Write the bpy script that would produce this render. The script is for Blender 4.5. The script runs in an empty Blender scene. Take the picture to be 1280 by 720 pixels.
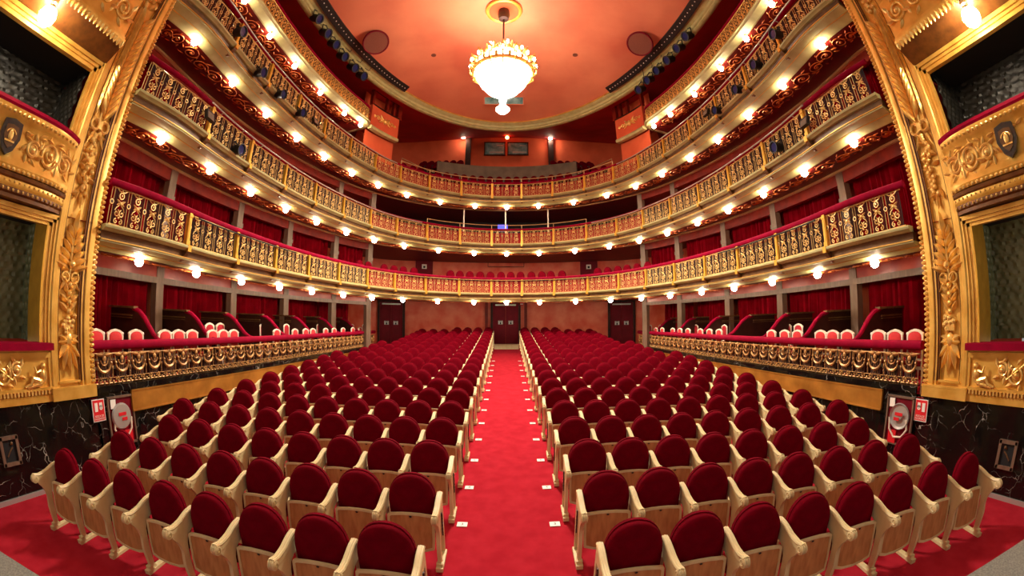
import bpy, bmesh, math, random
from math import sin, cos, pi, tan, sqrt, atan2, hypot, radians
from mathutils import Vector, Matrix
random.seed(11)
SC = bpy.context.scene
COL = SC.collection

# ------------------------------------------------------------------ camera
cd = bpy.data.cameras.new('camera'); cam = bpy.data.objects.new('camera', cd); COL.objects.link(cam)
cam.location = (-0.03, 0.0, 2.47)
cam.rotation_euler = (pi/2 + 0.0848, 0, -0.0155)
cd.type = 'PANO'; cd.sensor_fit = 'HORIZONTAL'; cd.sensor_width = 36.0; cd.sensor_height = 20.25
PXF = 492.0                                    # equidistant fisheye: pixels per radian in a 1280 px wide frame
K1 = -(1280/36.0)/PXF
for holder in (cd, getattr(cd, 'cycles', None)):
    try:
        holder.panorama_type = 'FISHEYE_LENS_POLYNOMIAL'
        holder.fisheye_fov = 2*pi
        holder.fisheye_polynomial_k0 = 0; holder.fisheye_polynomial_k1 = K1
        holder.fisheye_polynomial_k2 = 0; holder.fisheye_polynomial_k3 = 0; holder.fisheye_polynomial_k4 = 0
    except Exception:
        pass
cd.clip_start = 0.02; cd.clip_end = 200
SC.camera = cam

# ------------------------------------------------------------------ light and exposure
SC.view_settings.view_transform = 'Standard'; SC.view_settings.look = 'None'
SC.view_settings.gamma = 1; SC.view_settings.use_curve_mapping = False
SC.view_settings.exposure = 0.15
LAMP_E, CHAND_E, CANDLE_E = 122.0, 15.0, 60.0
W = bpy.data.worlds.new('world'); SC.world = W; W.use_nodes = True
W.node_tree.nodes['Background'].inputs[0].default_value = (1.0, .93, .85, 1)
W.node_tree.nodes['Background'].inputs[1].default_value = 0.3
def area(name, loc, rot, sx, sy, power, col):
    l = bpy.data.lights.new(name, 'AREA'); l.shape = 'RECTANGLE'; l.size = sx; l.size_y = sy; l.energy = power; l.color = col
    o = bpy.data.objects.new(name, l); COL.objects.link(o); o.location = loc; o.rotation_euler = rot
    return o
area('stage_fill_light', (0, -2.5, 9.0), (radians(52), 0, 0), 9, 2.5, 60, (1, .93, .84))  # unseen fill light, added above the stage behind the camera
def point(name, loc, power, r, col):
    l = bpy.data.lights.new(name, 'POINT'); l.energy = power; l.shadow_soft_size = r; l.color = col
    o = bpy.data.objects.new(name, l); COL.objects.link(o); o.location = loc
sp = bpy.data.lights.new('chandelier_light', 'SPOT'); sp.energy = 3600; sp.shadow_soft_size = .5; sp.color = (1, .92, .8); sp.spot_size = radians(165); sp.spot_blend = .5
spo = bpy.data.objects.new('chandelier_light', sp); COL.objects.link(spo); spo.location = (-.13, 9.8, 8.0)      # points straight down
point('chandelier_uplight', (-.13, 9.8, 10.6), 250, .8, (1, .9, .76))

# ------------------------------------------------------------------ helpers: materials
def lin(c):
    c /= 255.0
    return c/12.92 if c <= .04045 else ((c+.055)/1.055)**2.4
def rgb(r, g, b): return (lin(r), lin(g), lin(b), 1)
def mat(name, c1, c2=None, rough=.6, metal=0.0, scale=8.0, bump=0.0, bscale=None, sheen=0.0, emit=None, estr=0.0, stretch=(1,1,1), coat=0.0, spec=.5):
    m = bpy.data.materials.new(name); m.use_nodes = True
    nt = m.node_tree; b = nt.nodes['Principled BSDF']
    b.inputs['Roughness'].default_value = rough; b.inputs['Metallic'].default_value = metal
    b.inputs['Base Color'].default_value = rgb(*c1)
    if sheen:
        b.inputs['Sheen Weight'].default_value = sheen; b.inputs['Sheen Roughness'].default_value = .4
        b.inputs['Sheen Tint'].default_value = rgb(min(255, c1[0]+120), c1[1]+10, c1[2]+30)
    b.inputs['Specular IOR Level'].default_value = spec
    if coat: b.inputs['Coat Weight'].default_value = coat
    if emit:
        b.inputs['Emission Color'].default_value = rgb(*emit); b.inputs['Emission Strength'].default_value = estr
    if c2 or bump:
        tc = nt.nodes.new('ShaderNodeTexCoord'); mp = nt.nodes.new('ShaderNodeMapping'); mp.inputs['Scale'].default_value = stretch
        nt.links.new(tc.outputs['Object'], mp.inputs[0])
        n = nt.nodes.new('ShaderNodeTexNoise'); n.inputs['Scale'].default_value = scale; n.inputs['Detail'].default_value = 5
        nt.links.new(mp.outputs[0], n.inputs['Vector'])
        if c2:
            r = nt.nodes.new('ShaderNodeValToRGB'); r.color_ramp.elements[0].position = .35; r.color_ramp.elements[1].position = .68
            r.color_ramp.elements[0].color = rgb(*c1); r.color_ramp.elements[1].color = rgb(*c2)
            nt.links.new(n.outputs[0], r.inputs[0]); nt.links.new(r.outputs[0], b.inputs['Base Color'])
        if bump:
            n2 = n
            if bscale:
                n2 = nt.nodes.new('ShaderNodeTexNoise'); n2.inputs['Scale'].default_value = bscale; nt.links.new(mp.outputs[0], n2.inputs['Vector'])
            bp = nt.nodes.new('ShaderNodeBump'); bp.inputs['Strength'].default_value = bump; bp.inputs['Distance'].default_value = .02
            nt.links.new(n2.outputs[0], bp.inputs['Height']); nt.links.new(bp.outputs[0], b.inputs['Normal'])
    return m
def marble(name):
    m = mat(name, (14, 13, 12), None, rough=.12)
    nt = m.node_tree; b = nt.nodes['Principled BSDF']
    tc = nt.nodes.new('ShaderNodeTexCoord')
    n1 = nt.nodes.new('ShaderNodeTexNoise'); n1.inputs['Scale'].default_value = 2.2; n1.inputs['Detail'].default_value = 6
    nt.links.new(tc.outputs['Object'], n1.inputs['Vector'])
    mx = nt.nodes.new('ShaderNodeMixRGB'); mx.inputs[0].default_value = .34
    nt.links.new(tc.outputs['Object'], mx.inputs[1]); nt.links.new(n1.outputs[1], mx.inputs[2])
    v = nt.nodes.new('ShaderNodeTexVoronoi'); v.feature = 'DISTANCE_TO_EDGE'; v.inputs['Scale'].default_value = 5.5
    nt.links.new(mx.outputs[0], v.inputs['Vector'])
    r = nt.nodes.new('ShaderNodeValToRGB'); e = r.color_ramp.elements
    e[0].position = 0.0; e[0].color = rgb(205, 196, 180); e[1].position = .014; e[1].color = rgb(22, 20, 18)
    nt.links.new(v.outputs[0], r.inputs[0])
    n2 = nt.nodes.new('ShaderNodeTexNoise'); n2.inputs['Scale'].default_value = 3.3; n2.inputs['Detail'].default_value = 3
    nt.links.new(tc.outputs['Object'], n2.inputs['Vector'])
    r2 = nt.nodes.new('ShaderNodeValToRGB'); r2.color_ramp.elements[0].position = .48; r2.color_ramp.elements[1].position = .7
    nt.links.new(n2.outputs[0], r2.inputs[0])
    m2 = nt.nodes.new('ShaderNodeMixRGB'); m2.inputs[1].default_value = rgb(17, 16, 14)
    nt.links.new(r2.outputs[0], m2.inputs[0]); nt.links.new(r.outputs[0], m2.inputs[2]); nt.links.new(m2.outputs[0], b.inputs['Base Color'])
    return m
M = {}
M['carpet'] = mat('red_carpet', (160, 27, 40), (176, 36, 49), rough=.95, spec=.05, scale=5, bump=.25, bscale=240)
M['velvet'] = mat('crimson_velvet', (94, 0, 14), (110, 0, 21), rough=.9, scale=9, sheen=.1, spec=.05)
M['rail_velvet'] = mat('rail_velvet', (128, 0, 34), (144, 0, 42), rough=.85, scale=6, sheen=.05, spec=.1)
M['curtain'] = mat('curtain_velvet', (112, 0, 14), (138, 2, 22), rough=.9, scale=3, sheen=.05, spec=.05)
M['cream_wood'] = mat('cream_painted_wood', (226, 206, 156), (212, 188, 134), rough=.45, scale=6, stretch=(1, 1, .4))
M['panel_wood'] = mat('honey_veneer', (202, 142, 86), (176, 114, 64), rough=.4, scale=7, stretch=(3, 3, .6))
M['cream'] = mat('cream_plaster', (188, 180, 122), (170, 160, 104), rough=.55, scale=4)
M['bronze_shade'] = mat('bronze_and_shade', (112, 76, 40), (86, 56, 28), rough=.4, metal=.2, scale=5)  # brown stands for shade on the cream fascia; bronze on smaller parts
M['gold'] = mat('burnished_gold', (240, 190, 90), (216, 156, 58), rough=.34, metal=.5, scale=5, bump=.12, bscale=40)
M['gold_relief'] = mat('gold_relief', (250, 208, 122), (230, 176, 84), rough=.3, metal=.5, scale=9)
M['gold_plain'] = mat('gold_leaf_flat', (238, 188, 90), (212, 156, 60), rough=.36, metal=.4, scale=3.5, bump=.05, bscale=14)
M['iron_gold'] = mat('gilded_iron', (250, 212, 136), (212, 164, 90), rough=.35, metal=.3, scale=14)
M['iron_bronze'] = mat('aged_gilt_iron', (212, 160, 92), (140, 92, 48), rough=.42, metal=.3, scale=11)
M['bronze_band'] = mat('bronze_band', (204, 140, 56), (164, 106, 36), rough=.4, metal=.45, scale=2.5, bump=.05, bscale=14)
M['post_gold'] = mat('gilded_post', (226, 172, 60), (206, 150, 46), rough=.4, metal=.4, scale=6)
M['dark_iron'] = mat('dark_iron', (44, 20, 14), (70, 30, 20), rough=.5, scale=6)
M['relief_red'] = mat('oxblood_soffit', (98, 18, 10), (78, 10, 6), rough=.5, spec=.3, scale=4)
M['relief_copper'] = mat('copper_scrollwork', (206, 116, 56), (168, 78, 34), rough=.36, metal=.35, scale=8)
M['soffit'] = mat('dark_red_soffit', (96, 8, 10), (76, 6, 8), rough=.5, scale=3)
M['wall'] = mat('marbled_red_wall', (226, 84, 54), (240, 128, 92), rough=.38, scale=1.6, spec=.3)  # light put into the colour: lifted where little lamp light reaches
M['frieze'] = mat('frieze_marbled_red', (136, 34, 24), (168, 70, 52), rough=.3, scale=2.2, spec=.3)  # the wall's marbling again, darkened to offset the nearby lamps
M['upper_wall'] = mat('terracotta_wall', (222, 100, 62), (204, 84, 50), rough=.7, scale=1.2, spec=.2)
M['dark_wall'] = mat('deep_red_wall', (184, 24, 26), (160, 16, 20), rough=.7, scale=1.5)
M['ceiling'] = mat('salmon_ceiling', (230, 140, 104), (200, 100, 74), rough=.75, scale=.35)
M['grey_wood'] = mat('grey_brown_pilaster', (122, 94, 74), (100, 74, 58), rough=.5, scale=5, stretch=(3, 3, .5))
M['beam_wood'] = mat('mahogany_beam', (128, 30, 15), (102, 22, 11), rough=.45, spec=.2, scale=5)
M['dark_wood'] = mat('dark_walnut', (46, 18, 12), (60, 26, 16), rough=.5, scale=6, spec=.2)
M['black'] = mat('black_metal', (16, 16, 17), None, rough=.5)
M['door'] = mat('burgundy_door', (120, 2, 26), (102, 0, 20), rough=.6, scale=3, spec=.2)
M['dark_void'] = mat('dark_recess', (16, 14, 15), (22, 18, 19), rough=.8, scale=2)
M['marble'] = marble('black_veined_marble')
M['bulb'] = mat('lit_globe', (255, 244, 220), None, rough=.4, emit=(255, 236, 204), estr=LAMP_E)
M['candle'] = mat('lit_candle_bulb', (255, 244, 220), None, rough=.4, emit=(255, 238, 206), estr=CANDLE_E)
M['crystal'] = mat('lit_crystal', (255, 248, 232), None, rough=.2, emit=(255, 242, 220), estr=CHAND_E)
M['white'] = mat('white_lacquer', (244, 230, 206), (232, 214, 188), rough=.4, scale=8)
M['coral'] = mat('coral_upholstery', (206, 44, 44), (190, 34, 38), rough=.85, scale=12, sheen=.2)
M['crimson'] = mat('crimson_upholstery', (166, 12, 28), (146, 8, 22), rough=.85, scale=12, sheen=.2)
M['grey_concrete'] = mat('grey_parapet', (132, 112, 92), (114, 96, 78), rough=.8, scale=3)
M['stage'] = mat('grey_stage_floor', (136, 132, 122), (104, 102, 94), rough=.7, scale=60)
M['brass'] = mat('pale_brass', (226, 188, 128), None, rough=.3, metal=.5)
M['steel'] = mat('brushed_steel', (190, 186, 178), None, rough=.35, metal=.5)
M['sign_red'] = mat('sign_red', (214, 22, 34), None, rough=.5)
M['sign_white'] = mat('sign_white', (240, 232, 220), None, rough=.5)
M['ink'] = mat('black_ink', (24, 22, 22), None, rough=.6)
M['disc'] = mat('speaker_cloth', (124, 66, 48), (112, 58, 42), rough=.85, scale=30)
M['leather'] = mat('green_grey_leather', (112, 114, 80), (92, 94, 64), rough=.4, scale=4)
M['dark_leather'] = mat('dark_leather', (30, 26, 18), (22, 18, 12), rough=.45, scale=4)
M['glass'] = mat('booth_glass', (70, 112, 114), (140, 172, 168), rough=.08, scale=3)  # paler tone holds the light and reflections of the booth
M['lens'] = mat('spotlight_lens', (40, 44, 92), None, rough=.08)
M['red_lamp'] = mat('lit_red_lamp', (255, 120, 80), None, emit=(255, 110, 60), estr=20)
M['blue_lamp'] = mat('lit_blue_screen', (60, 80, 200), None, emit=(70, 90, 255), estr=1.2)
M['shield'] = mat('shield_enamel', (34, 32, 36), (60, 40, 32), rough=.3, scale=9)
M['dark_bronze'] = mat('dark_bronze_cornice', (124, 76, 32), (92, 52, 22), rough=.4, metal=.25, scale=7)

# ------------------------------------------------------------------ helpers: meshes
class MB:
    def __init__(s): s.v = []; s.f = []; s.m = []; s.X = None; s.mi = 0; s.rk = 1.0
    def add(s, vs, fs):
        o = len(s.v)
        s.v += [tuple(s.X @ Vector(p)) for p in vs] if s.X is not None else [tuple(p) for p in vs]
        s.f += [tuple(i+o for i in q) for q in fs]; s.m += [s.mi]*len(fs)
        return s
    def box(s, c, d, rz=0.0, tilt=0.0):
        x, y, z = d[0]/2, d[1]/2, d[2]/2
        R = Matrix.Translation(c) @ Matrix.Rotation(rz, 4, 'Z') @ Matrix.Rotation(tilt, 4, 'X')
        vs = [R @ Vector((a*x, b*y, e*z)) for a in (-1, 1) for b in (-1, 1) for e in (-1, 1)]
        return s.add(vs, [(0, 1, 3, 2), (4, 6, 7, 5), (0, 4, 5, 1), (2, 3, 7, 6), (0, 2, 6, 4), (1, 5, 7, 3)])
    def tube(s, pts, r, n=6, closed=False, taper=None):
        P = [Vector(p) for p in pts]; m = len(P); vs = []; up = None
        for i, p in enumerate(P):
            a = P[(i-1) % m] if (i > 0 or closed) else p; b = P[(i+1) % m] if (i < m-1 or closed) else p
            t = (b-a).normalized() if (b-a).length > 1e-9 else Vector((0, 0, 1))
            if up is None:
                up = t.cross(Vector((0, 0, 1)))
                if up.length < .1: up = t.cross(Vector((0, 1, 0)))
                up.normalize()
            up = (up - t*up.dot(t)); up.normalize(); w = t.cross(up)
            rr = r*s.rk if taper is None else r*s.rk*taper[i]
            vs += [p + (up*cos(2*pi*k/n) + w*sin(2*pi*k/n))*rr for k in range(n)]
        fs = [(i*n+k, i*n+(k+1) % n, ((i+1) % m)*n+(k+1) % n, ((i+1) % m)*n+k) for i in range(m if closed else m-1) for k in range(n)]
        if not closed: fs += [tuple(range(n-1, -1, -1)), tuple(range((m-1)*n, m*n))]
        return s.add(vs, fs)
    def lathe(s, prof, c=(0, 0, 0), n=16, a0=0.0, a1=2*pi):
        full = abs(a1-a0-2*pi) < 1e-6; k = n if full else n+1; m = len(prof)
        vs = [(c[0]+r*cos(a0+(a1-a0)*j/n), c[1]+r*sin(a0+(a1-a0)*j/n), c[2]+z) for r, z in prof for j in range(k)]
        fs = [(i*k+j, i*k+(j+1) % k, (i+1)*k+(j+1) % k, (i+1)*k+j) for i in range(m-1) for j in range(n if full else n)]
        return s.add(vs, fs)
    def ball(s, c, r, n=8, m=6, sc=(1, 1, 1), R=None):
        vs = [];
        for i in range(m+1):
            t = pi*i/m
            for j in range(n):
                a = 2*pi*j/n; p = Vector((r*sc[0]*sin(t)*cos(a), r*sc[1]*sin(t)*sin(a), r*sc[2]*cos(t)))
                if R is not None: p = R @ p
                vs.append(p + Vector(c))
        fs = [(i*n+j, i*n+(j+1) % n, (i+1)*n+(j+1) % n, (i+1)*n+j) for i in range(m) for j in range(n)]
        return s.add(vs, fs)
    def prism(s, poly, t, axis='x', c=(0, 0, 0)):
        n = len(poly)
        def P(a, b, h):
            return {'x': (h, a, b), 'y': (a, h, b), 'z': (a, b, h)}[axis]
        vs = [Vector(P(a, b, -t/2))+Vector(c) for a, b in poly] + [Vector(P(a, b, t/2))+Vector(c) for a, b in poly]
        fs = [tuple(range(n-1, -1, -1)), tuple(range(n, 2*n))] + [(i, (i+1) % n, n+(i+1) % n, n+i) for i in range(n)]
        return s.add(vs, fs)
    def sweep(s, path, prof, closed=False, cap=True, open_prof=False):
        """path: [((x,y),(nx,ny))], n points inwards; prof: [(d,z)]"""
        k = len(prof); m = len(path)
        vs = [(p[0]+n[0]*d, p[1]+n[1]*d, z) for p, n in path for d, z in prof]
        kk = k-1 if open_prof else k
        fs = [(i*k+j, i*k+(j+1) % k, ((i+1) % m)*k+(j+1) % k, ((i+1) % m)*k+j) for i in range(m if closed else m-1) for j in range(kk)]
        if cap and not closed and not open_prof: fs += [tuple(range(k-1, -1, -1)), tuple(range((m-1)*k, m*k))]
        return s.add(vs, fs)
    def grid(s, rows):
        k = len(rows[0]); vs = [p for r in rows for p in r]
        return s.add(vs, [(i*k+j, i*k+j+1, (i+1)*k+j+1, (i+1)*k+j) for i in range(len(rows)-1) for j in range(k-1)])
    def leaf(s, c, d, nrm, L, w, th=.3):
        """pointed leaf: c base, d direction, nrm outwards"""
        d = Vector(d).normalized(); nrm = Vector(nrm).normalized(); u = d.cross(nrm).normalized(); c = Vector(c)
        st = [(0, .1), (.2, .7), (.45, 1), (.75, .65), (1, .04)]
        vs = []
        for t, ww in st:
            p = c + d*(t*L); h = w*th*(.4+ww)
            vs += [p - u*(ww*w/2), p + nrm*h, p + u*(ww*w/2), p - nrm*.004]
        fs = [(i*4+j, i*4+(j+1) % 4, (i+1)*4+(j+1) % 4, (i+1)*4+j) for i in range(4) for j in range(4)]
        return s.add(vs, fs)
    def mesh(s, name, mats, smooth=True):
        me = bpy.data.meshes.new(name); me.from_pydata(s.v, [], s.f)
        if not isinstance(mats, (list, tuple)): mats = [mats]
        for m in mats: me.materials.append(m)
        if len(mats) > 1: me.polygons.foreach_set('material_index', s.m)
        bm = bmesh.new(); bm.from_mesh(me); bmesh.ops.recalc_face_normals(bm, faces=bm.faces); bm.to_mesh(me); bm.free()
        if smooth:
            me.polygons.foreach_set('use_smooth', [True]*len(me.polygons))
            try: me.set_sharp_from_angle(angle=radians(38))
            except Exception: pass
        me.update(); return me
    def build(s, name, mats, parent=None, smooth=True, **kw):
        return put(s.mesh(name, mats, smooth), name, parent, **kw)
def put(me, name, parent=None, loc=(0, 0, 0), rz=0.0, sc=None):
    o = bpy.data.objects.new(name, me); COL.objects.link(o); o.location = loc; o.rotation_euler = (0, 0, rz)
    if sc: o.scale = sc
    if parent is not None: o.parent = parent
    return o
def thing(name, label, cat, loc=(0, 0, 0), rz=0.0, group=None):
    o = bpy.data.objects.new(name, None); COL.objects.link(o); o.location = loc; o.rotation_euler = (0, 0, rz); o.empty_display_size = .1
    return tag(o, label, cat, group)
def tag(o, label, cat, group=None):
    o['label'] = label; o['category'] = cat
    if group: o['group'] = group
    return o
def struct(o, label=None, cat=None):
    o['kind'] = 'structure'
    if label: o['label'] = label
    if cat: o['category'] = cat
    return o
def text_mesh(name, fc):
    o = bpy.data.objects.new(name, fc); COL.objects.link(o); dg = bpy.context.evaluated_depsgraph_get(); dg.update()
    me = bpy.data.meshes.new_from_object(o.evaluated_get(dg)); bpy.data.objects.remove(o)
    if not me.materials: me.materials.append(fc.materials[0])
    return me
ORD = 'zeroth first second third fourth fifth sixth seventh eighth ninth tenth eleventh twelfth thirteenth fourteenth fifteenth sixteenth seventeenth eighteenth nineteenth twentieth twenty-first twenty-second twenty-third twenty-fourth twenty-fifth'.split()
def spiral(c, r0, turns, u, v, hand=1, a0=0.0, n=18):
    """spiral from outside to the centre in the plane of u, v"""
    c = Vector(c); u = Vector(u); v = Vector(v); out = []
    for i in range(n+1):
        t = i/n; a = a0 + hand*2*pi*turns*t; r = r0*(1-.86*t)
        out.append(c + u*(r*cos(a)) + v*(r*sin(a)))
    return out
def arc(c, r, a0, a1, u, v, n=8):
    c = Vector(c); u = Vector(u); v = Vector(v)
    return [c + u*(r*cos(a0+(a1-a0)*i/n)) + v*(r*sin(a0+(a1-a0)*i/n)) for i in range(n+1)]

# ------------------------------------------------------------------ the plan of the house
CX, CY, CZ = -.03, 0.0, 2.47
def fl(k): return .0513*.9486*k + .00083*k*k
D0, RS = 2.645, .9486
def floor_seat(y): return fl(max((y-D0)/RS, 0))
def floor_aisle(y):
    k = max((y-D0)/RS, 0)
    return fl(k) if k < 14 else fl(14) + (.965-fl(14))*min((k-14)/5.2, 1)
LP = [(-6.42, 2.5), (-6.34, 3.46), (-6.25, 4.54), (-6.39, 6.27), (-6.405, 7.95), (-6.31, 9.62), (-6.08, 11.2), (-5.68, 12.82), (-5.12, 14.32), (-4.25, 15.65), (-2.99, 16.8), (-1.47, 17.5)]
LP = LP + [(0, 17.7)] + [(-x, y) for x, y in reversed(LP)]
OP = [(-8.2, 2.2), (-8.25, 3.3), (-8.3, 4.3), (-8.3, 6.3), (-8.3, 8.6), (-8.3, 11.0), (-8.3, 13.6), (-8.25, 16.4), (-7.9, 18.7), (-6.6, 20.35), (-4.6, 21.1), (-2.1, 21.75)]
OP = OP + [(0, 21.9)] + [(-x, y) for x, y in reversed(OP)]
NP = len(LP)
def cr(P, t):
    i = min(max(int(t), 0), NP-2); f = t-i
    a, b, c, d = P[max(i-1, 0)], P[i], P[i+1], P[min(i+2, NP-1)]
    g = lambda k: .5*((2*b[k]) + (-a[k]+c[k])*f + (2*a[k]-5*b[k]+4*c[k]-d[k])*f*f + (-a[k]+3*b[k]-3*c[k]+d[k])*f**3)
    return (g(0), g(1))
def tn(P, t):
    a, b = cr(P, max(t-.02, 0)), cr(P, min(t+.02, NP-1)); dx, dy = b[0]-a[0], b[1]-a[1]; l = hypot(dx, dy)
    return (dy/l, -dx/l)                 # towards the middle of the house
def P(t, d=0.0):
    p = cr(LP, t); n = tn(LP, t); return (p[0]+n[0]*d, p[1]+n[1]*d)
def path(t0, t1, per=8, PP=LP):
    m = max(2, int((t1-t0)*per)); return [(cr(PP, t0+(t1-t0)*i/m), tn(PP, t0+(t1-t0)*i/m)) for i in range(m+1)]
def ang(t):
    n = tn(LP, t); return atan2(n[0], -n[1])      # rotation that turns local -Y (front) to the middle
def t_at_az(deg, d=0.0, right=False):
    a = radians(deg); best = None
    for i in range(0, 1201):
        t = 12.0*i/1200; p = P(t, d); e = abs(atan2(p[0]-CX, p[1]-CY) - a)
        if best is None or e < best[0]: best = (e, t)
    return 24-best[1] if right else best[1]
TS = [i for i in range(2, 23)]           # lamps hang at these parameters
TIER_L = [3.37, 5.58, 7.80]
TIER_NAME = ['lowest', 'middle', 'upper']

# ------------------------------------------------------------------ floor, stage, walls
b = MB()
ys = [-1.0 + 22.1*i/88 for i in range(89)]
rows = [[(x, y, floor_aisle(y)) for x in (-.66, -.3, 0, .3, .66)] for y in ys]; b.grid(rows)
for sg in (-1, 1):
    b.grid([[(sg*.66, y, floor_aisle(y)), (sg*.66, y, floor_seat(y)), (sg*3, y, floor_seat(y)), (sg*6.02, y, floor_seat(y))] for y in ys])
    b.grid([[(sg*6.02, y, floor_seat(y)), (sg*8.4, y, floor_seat(y))] for y in ys if y > 16.9])
b.grid([[(x, y, floor_aisle(21.2)) for x in (-.9, .9)] for y in (21.1, 22.0)])
for sg in (-1, 1): b.grid([[(sg*x, y, floor_seat(21.1)) for x in (.66, 8.4)] for y in (21.1, 22.4)])
struct(b.build('floor', M['carpet'], smooth=False), 'red carpeted raked floor of the stalls', 'floor')
b = MB()
b.tube([(-.66, 3.39, .004), (.0, 3.4, .004)], .004, 4); b.tube([(.0, 3.4, .004), (.0, 2.2, .004)], .004, 4); b.tube([(.0, 3.4, .004), (.74, 3.39, .004)], .003, 4)
struct(b.build('trim_1', M['dark_iron']), 'dark seam of the pit cover hatch in the carpet', 'seam')
b = MB()
top = [(x, 1.04-.0457*x*x) for x in [-6+12*i/40 for i in range(41)]]
poly = [(x, y) for x, y in top]
b.prism([(6.0, -6), (-6.0, -6)] + poly, .9, 'z', (0, 0, .43))
struct(b.build('floor_stage', M['stage'], smooth=False), 'grey speckled stage floor edge', 'stage')
b = MB()
op = path(0, 24, 10, OP)
b.sweep(op, [(0, -.1), (0, 4.0), (0, 13.7)], open_prof=True)
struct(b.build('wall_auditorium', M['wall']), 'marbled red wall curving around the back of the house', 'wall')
b = MB()
b.sweep(path(0, 24, 10, OP), [(.06, 8.1), (.06, 13.7)], open_prof=True)
struct(b.build('wall_upper', M['upper_wall']), 'terracotta wall behind the top gallery', 'wall')
b = MB()
b.box((0, 21.55, 1.09), (1.42, .75, .27))
for x in (-.02, .02): b.box((x, 21.16, 1.09), (.006, .02, .25))
struct(b.build('trim_2', M['cream_wood']), 'pale wooden step at the end of the aisle', 'step')

# doors of the stalls
def double_door(name, c, rz, w, h, label):
    t = thing(name, label, 'door', c, rz); struct(t)
    f = MB(); f.box((-w/2-.06, 0, h/2), (.12, .16, h)); f.box((w/2+.06, 0, h/2), (.12, .16, h)); f.box((0, 0, h+.06), (w+.24, .16, .12))
    f.build('door_frame', M['dark_wood'], t)
    for sg in (-1, 1):
        l = MB(); l.box((sg*w/4, .02, h/2), (w/2-.01, .06, h)); l.box((sg*w/4, -.015, h*.25), (w/2-.16, .02, h*.34)); l.box((sg*w/4, -.015, h*.72), (w/2-.16, .02, h*.42))
        lo = l.build('door_leaf', M['door'], t)
        p = MB(); p.box((sg*w*.2, -.05, h*.53), (.24, .03, .2)); p.build('push_plate', M['steel'], lo)
        q = MB(); q.box((sg*w*.2, -.07, h*.515), (.08, .02, .11)); q.box((sg*w*.2, -.07, h*.565), (.15, .02, .025)); q.build('push_bar', M['ink'], lo)
    d = MB(); d.box((0, -.09, h-.1), (w*.8, .06, .07)); d.build('door_closer', M['steel'], t)
    return t
double_door('door_1', (-.045, 21.75, 1.21), 0, 1.42, 2.26, 'dark burgundy double door at the end of the centre aisle')
double_door('door_2', (-6.13, 20.35, 1.1), radians(18), 1.24, 2.34, 'dark burgundy double door beside the left boxes')
double_door('door_3', (6.13, 20.35, 1.1), radians(-18), 1.24, 2.34, 'dark burgundy double door beside the right boxes')
b = MB()
for x in (-1.1, 1.06): b.box((x, 21.7, 2.4), (.16, .1, 2.5))
struct(b.build('trim_3', M['beam_wood']), 'dark pilaster strips flanking the centre door', 'trim')
t = thing('exit_sign', 'small red and white exit sign beside the centre door', 'sign', (.84, 21.66, 3.5))
b = MB(); b.box((0, 0, 0), (.2, .03, .32)); b.build('sign_board', M['sign_red'], t)
b = MB(); b.box((0, -.02, .06), (.13, .01, .1)); b.box((0, -.02, -.08), (.15, .01, .06)); b.build('pictogram', M['sign_white'], t)

# ------------------------------------------------------------------ seats of the stalls
def outline(w, z0, zs, z1, n=18):
    """round-topped outline from the lower left round to the lower right"""
    pts = [(-w*.94, z0), (-w, zs)]
    for i in range(1, n):
        a = pi - pi*i/n; pts.append((w*math.copysign(abs(cos(a))**.92, cos(a)), zs+(z1-zs)*abs(sin(a))**.92))
    return pts + [(w, zs), (w*.94, z0)]
def lean(y, z): return y + (z-.93)*-.10
def back_cushion_mesh():
    b = MB(); o = outline(.233, .40, .66, .925)
    c = (0, .64); rings = []
    for k, (s, h) in enumerate([(1.0, .0), (.995, -.03), (.96, -.052), (.85, -.068), (.6, -.08), (.3, -.084)]):
        rings.append([(c[0]+(x-c[0])*s, 0.0 + h + .10*(.93-(c[1]+(z-c[1])*s))*-1 + 0.0, c[1]+(z-c[1])*s) for x, z in o])
    n = len(o); vs = [p for r in rings for p in r]; fs = [(i*n+j, i*n+(j+1) % n, (i+1)*n+(j+1) % n, (i+1)*n+j) for i in range(len(rings)-1) for j in range(n)]
    fs.append(tuple(range((len(rings)-1)*n, len(rings)*n))); fs.append(tuple(range(n-1, -1, -1)))
    b.add(vs, fs); return b.mesh('back_cushion', M['velvet'])
def shell_mesh():
    b = MB(); o = outline(.237, .30, .66, .936); n = len(o)
    vs = [(x, .001-.10*(.93-z), z) for x, z in o] + [(x, .035-.10*(.93-z), z) for x, z in o]
    b.add(vs, [tuple(range(n-1, -1, -1)), tuple(range(n, 2*n))] + [(i, (i+1) % n, n+(i+1) % n, n+i) for i in range(n)])
    return b.mesh('backrest', M['velvet'])
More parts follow.
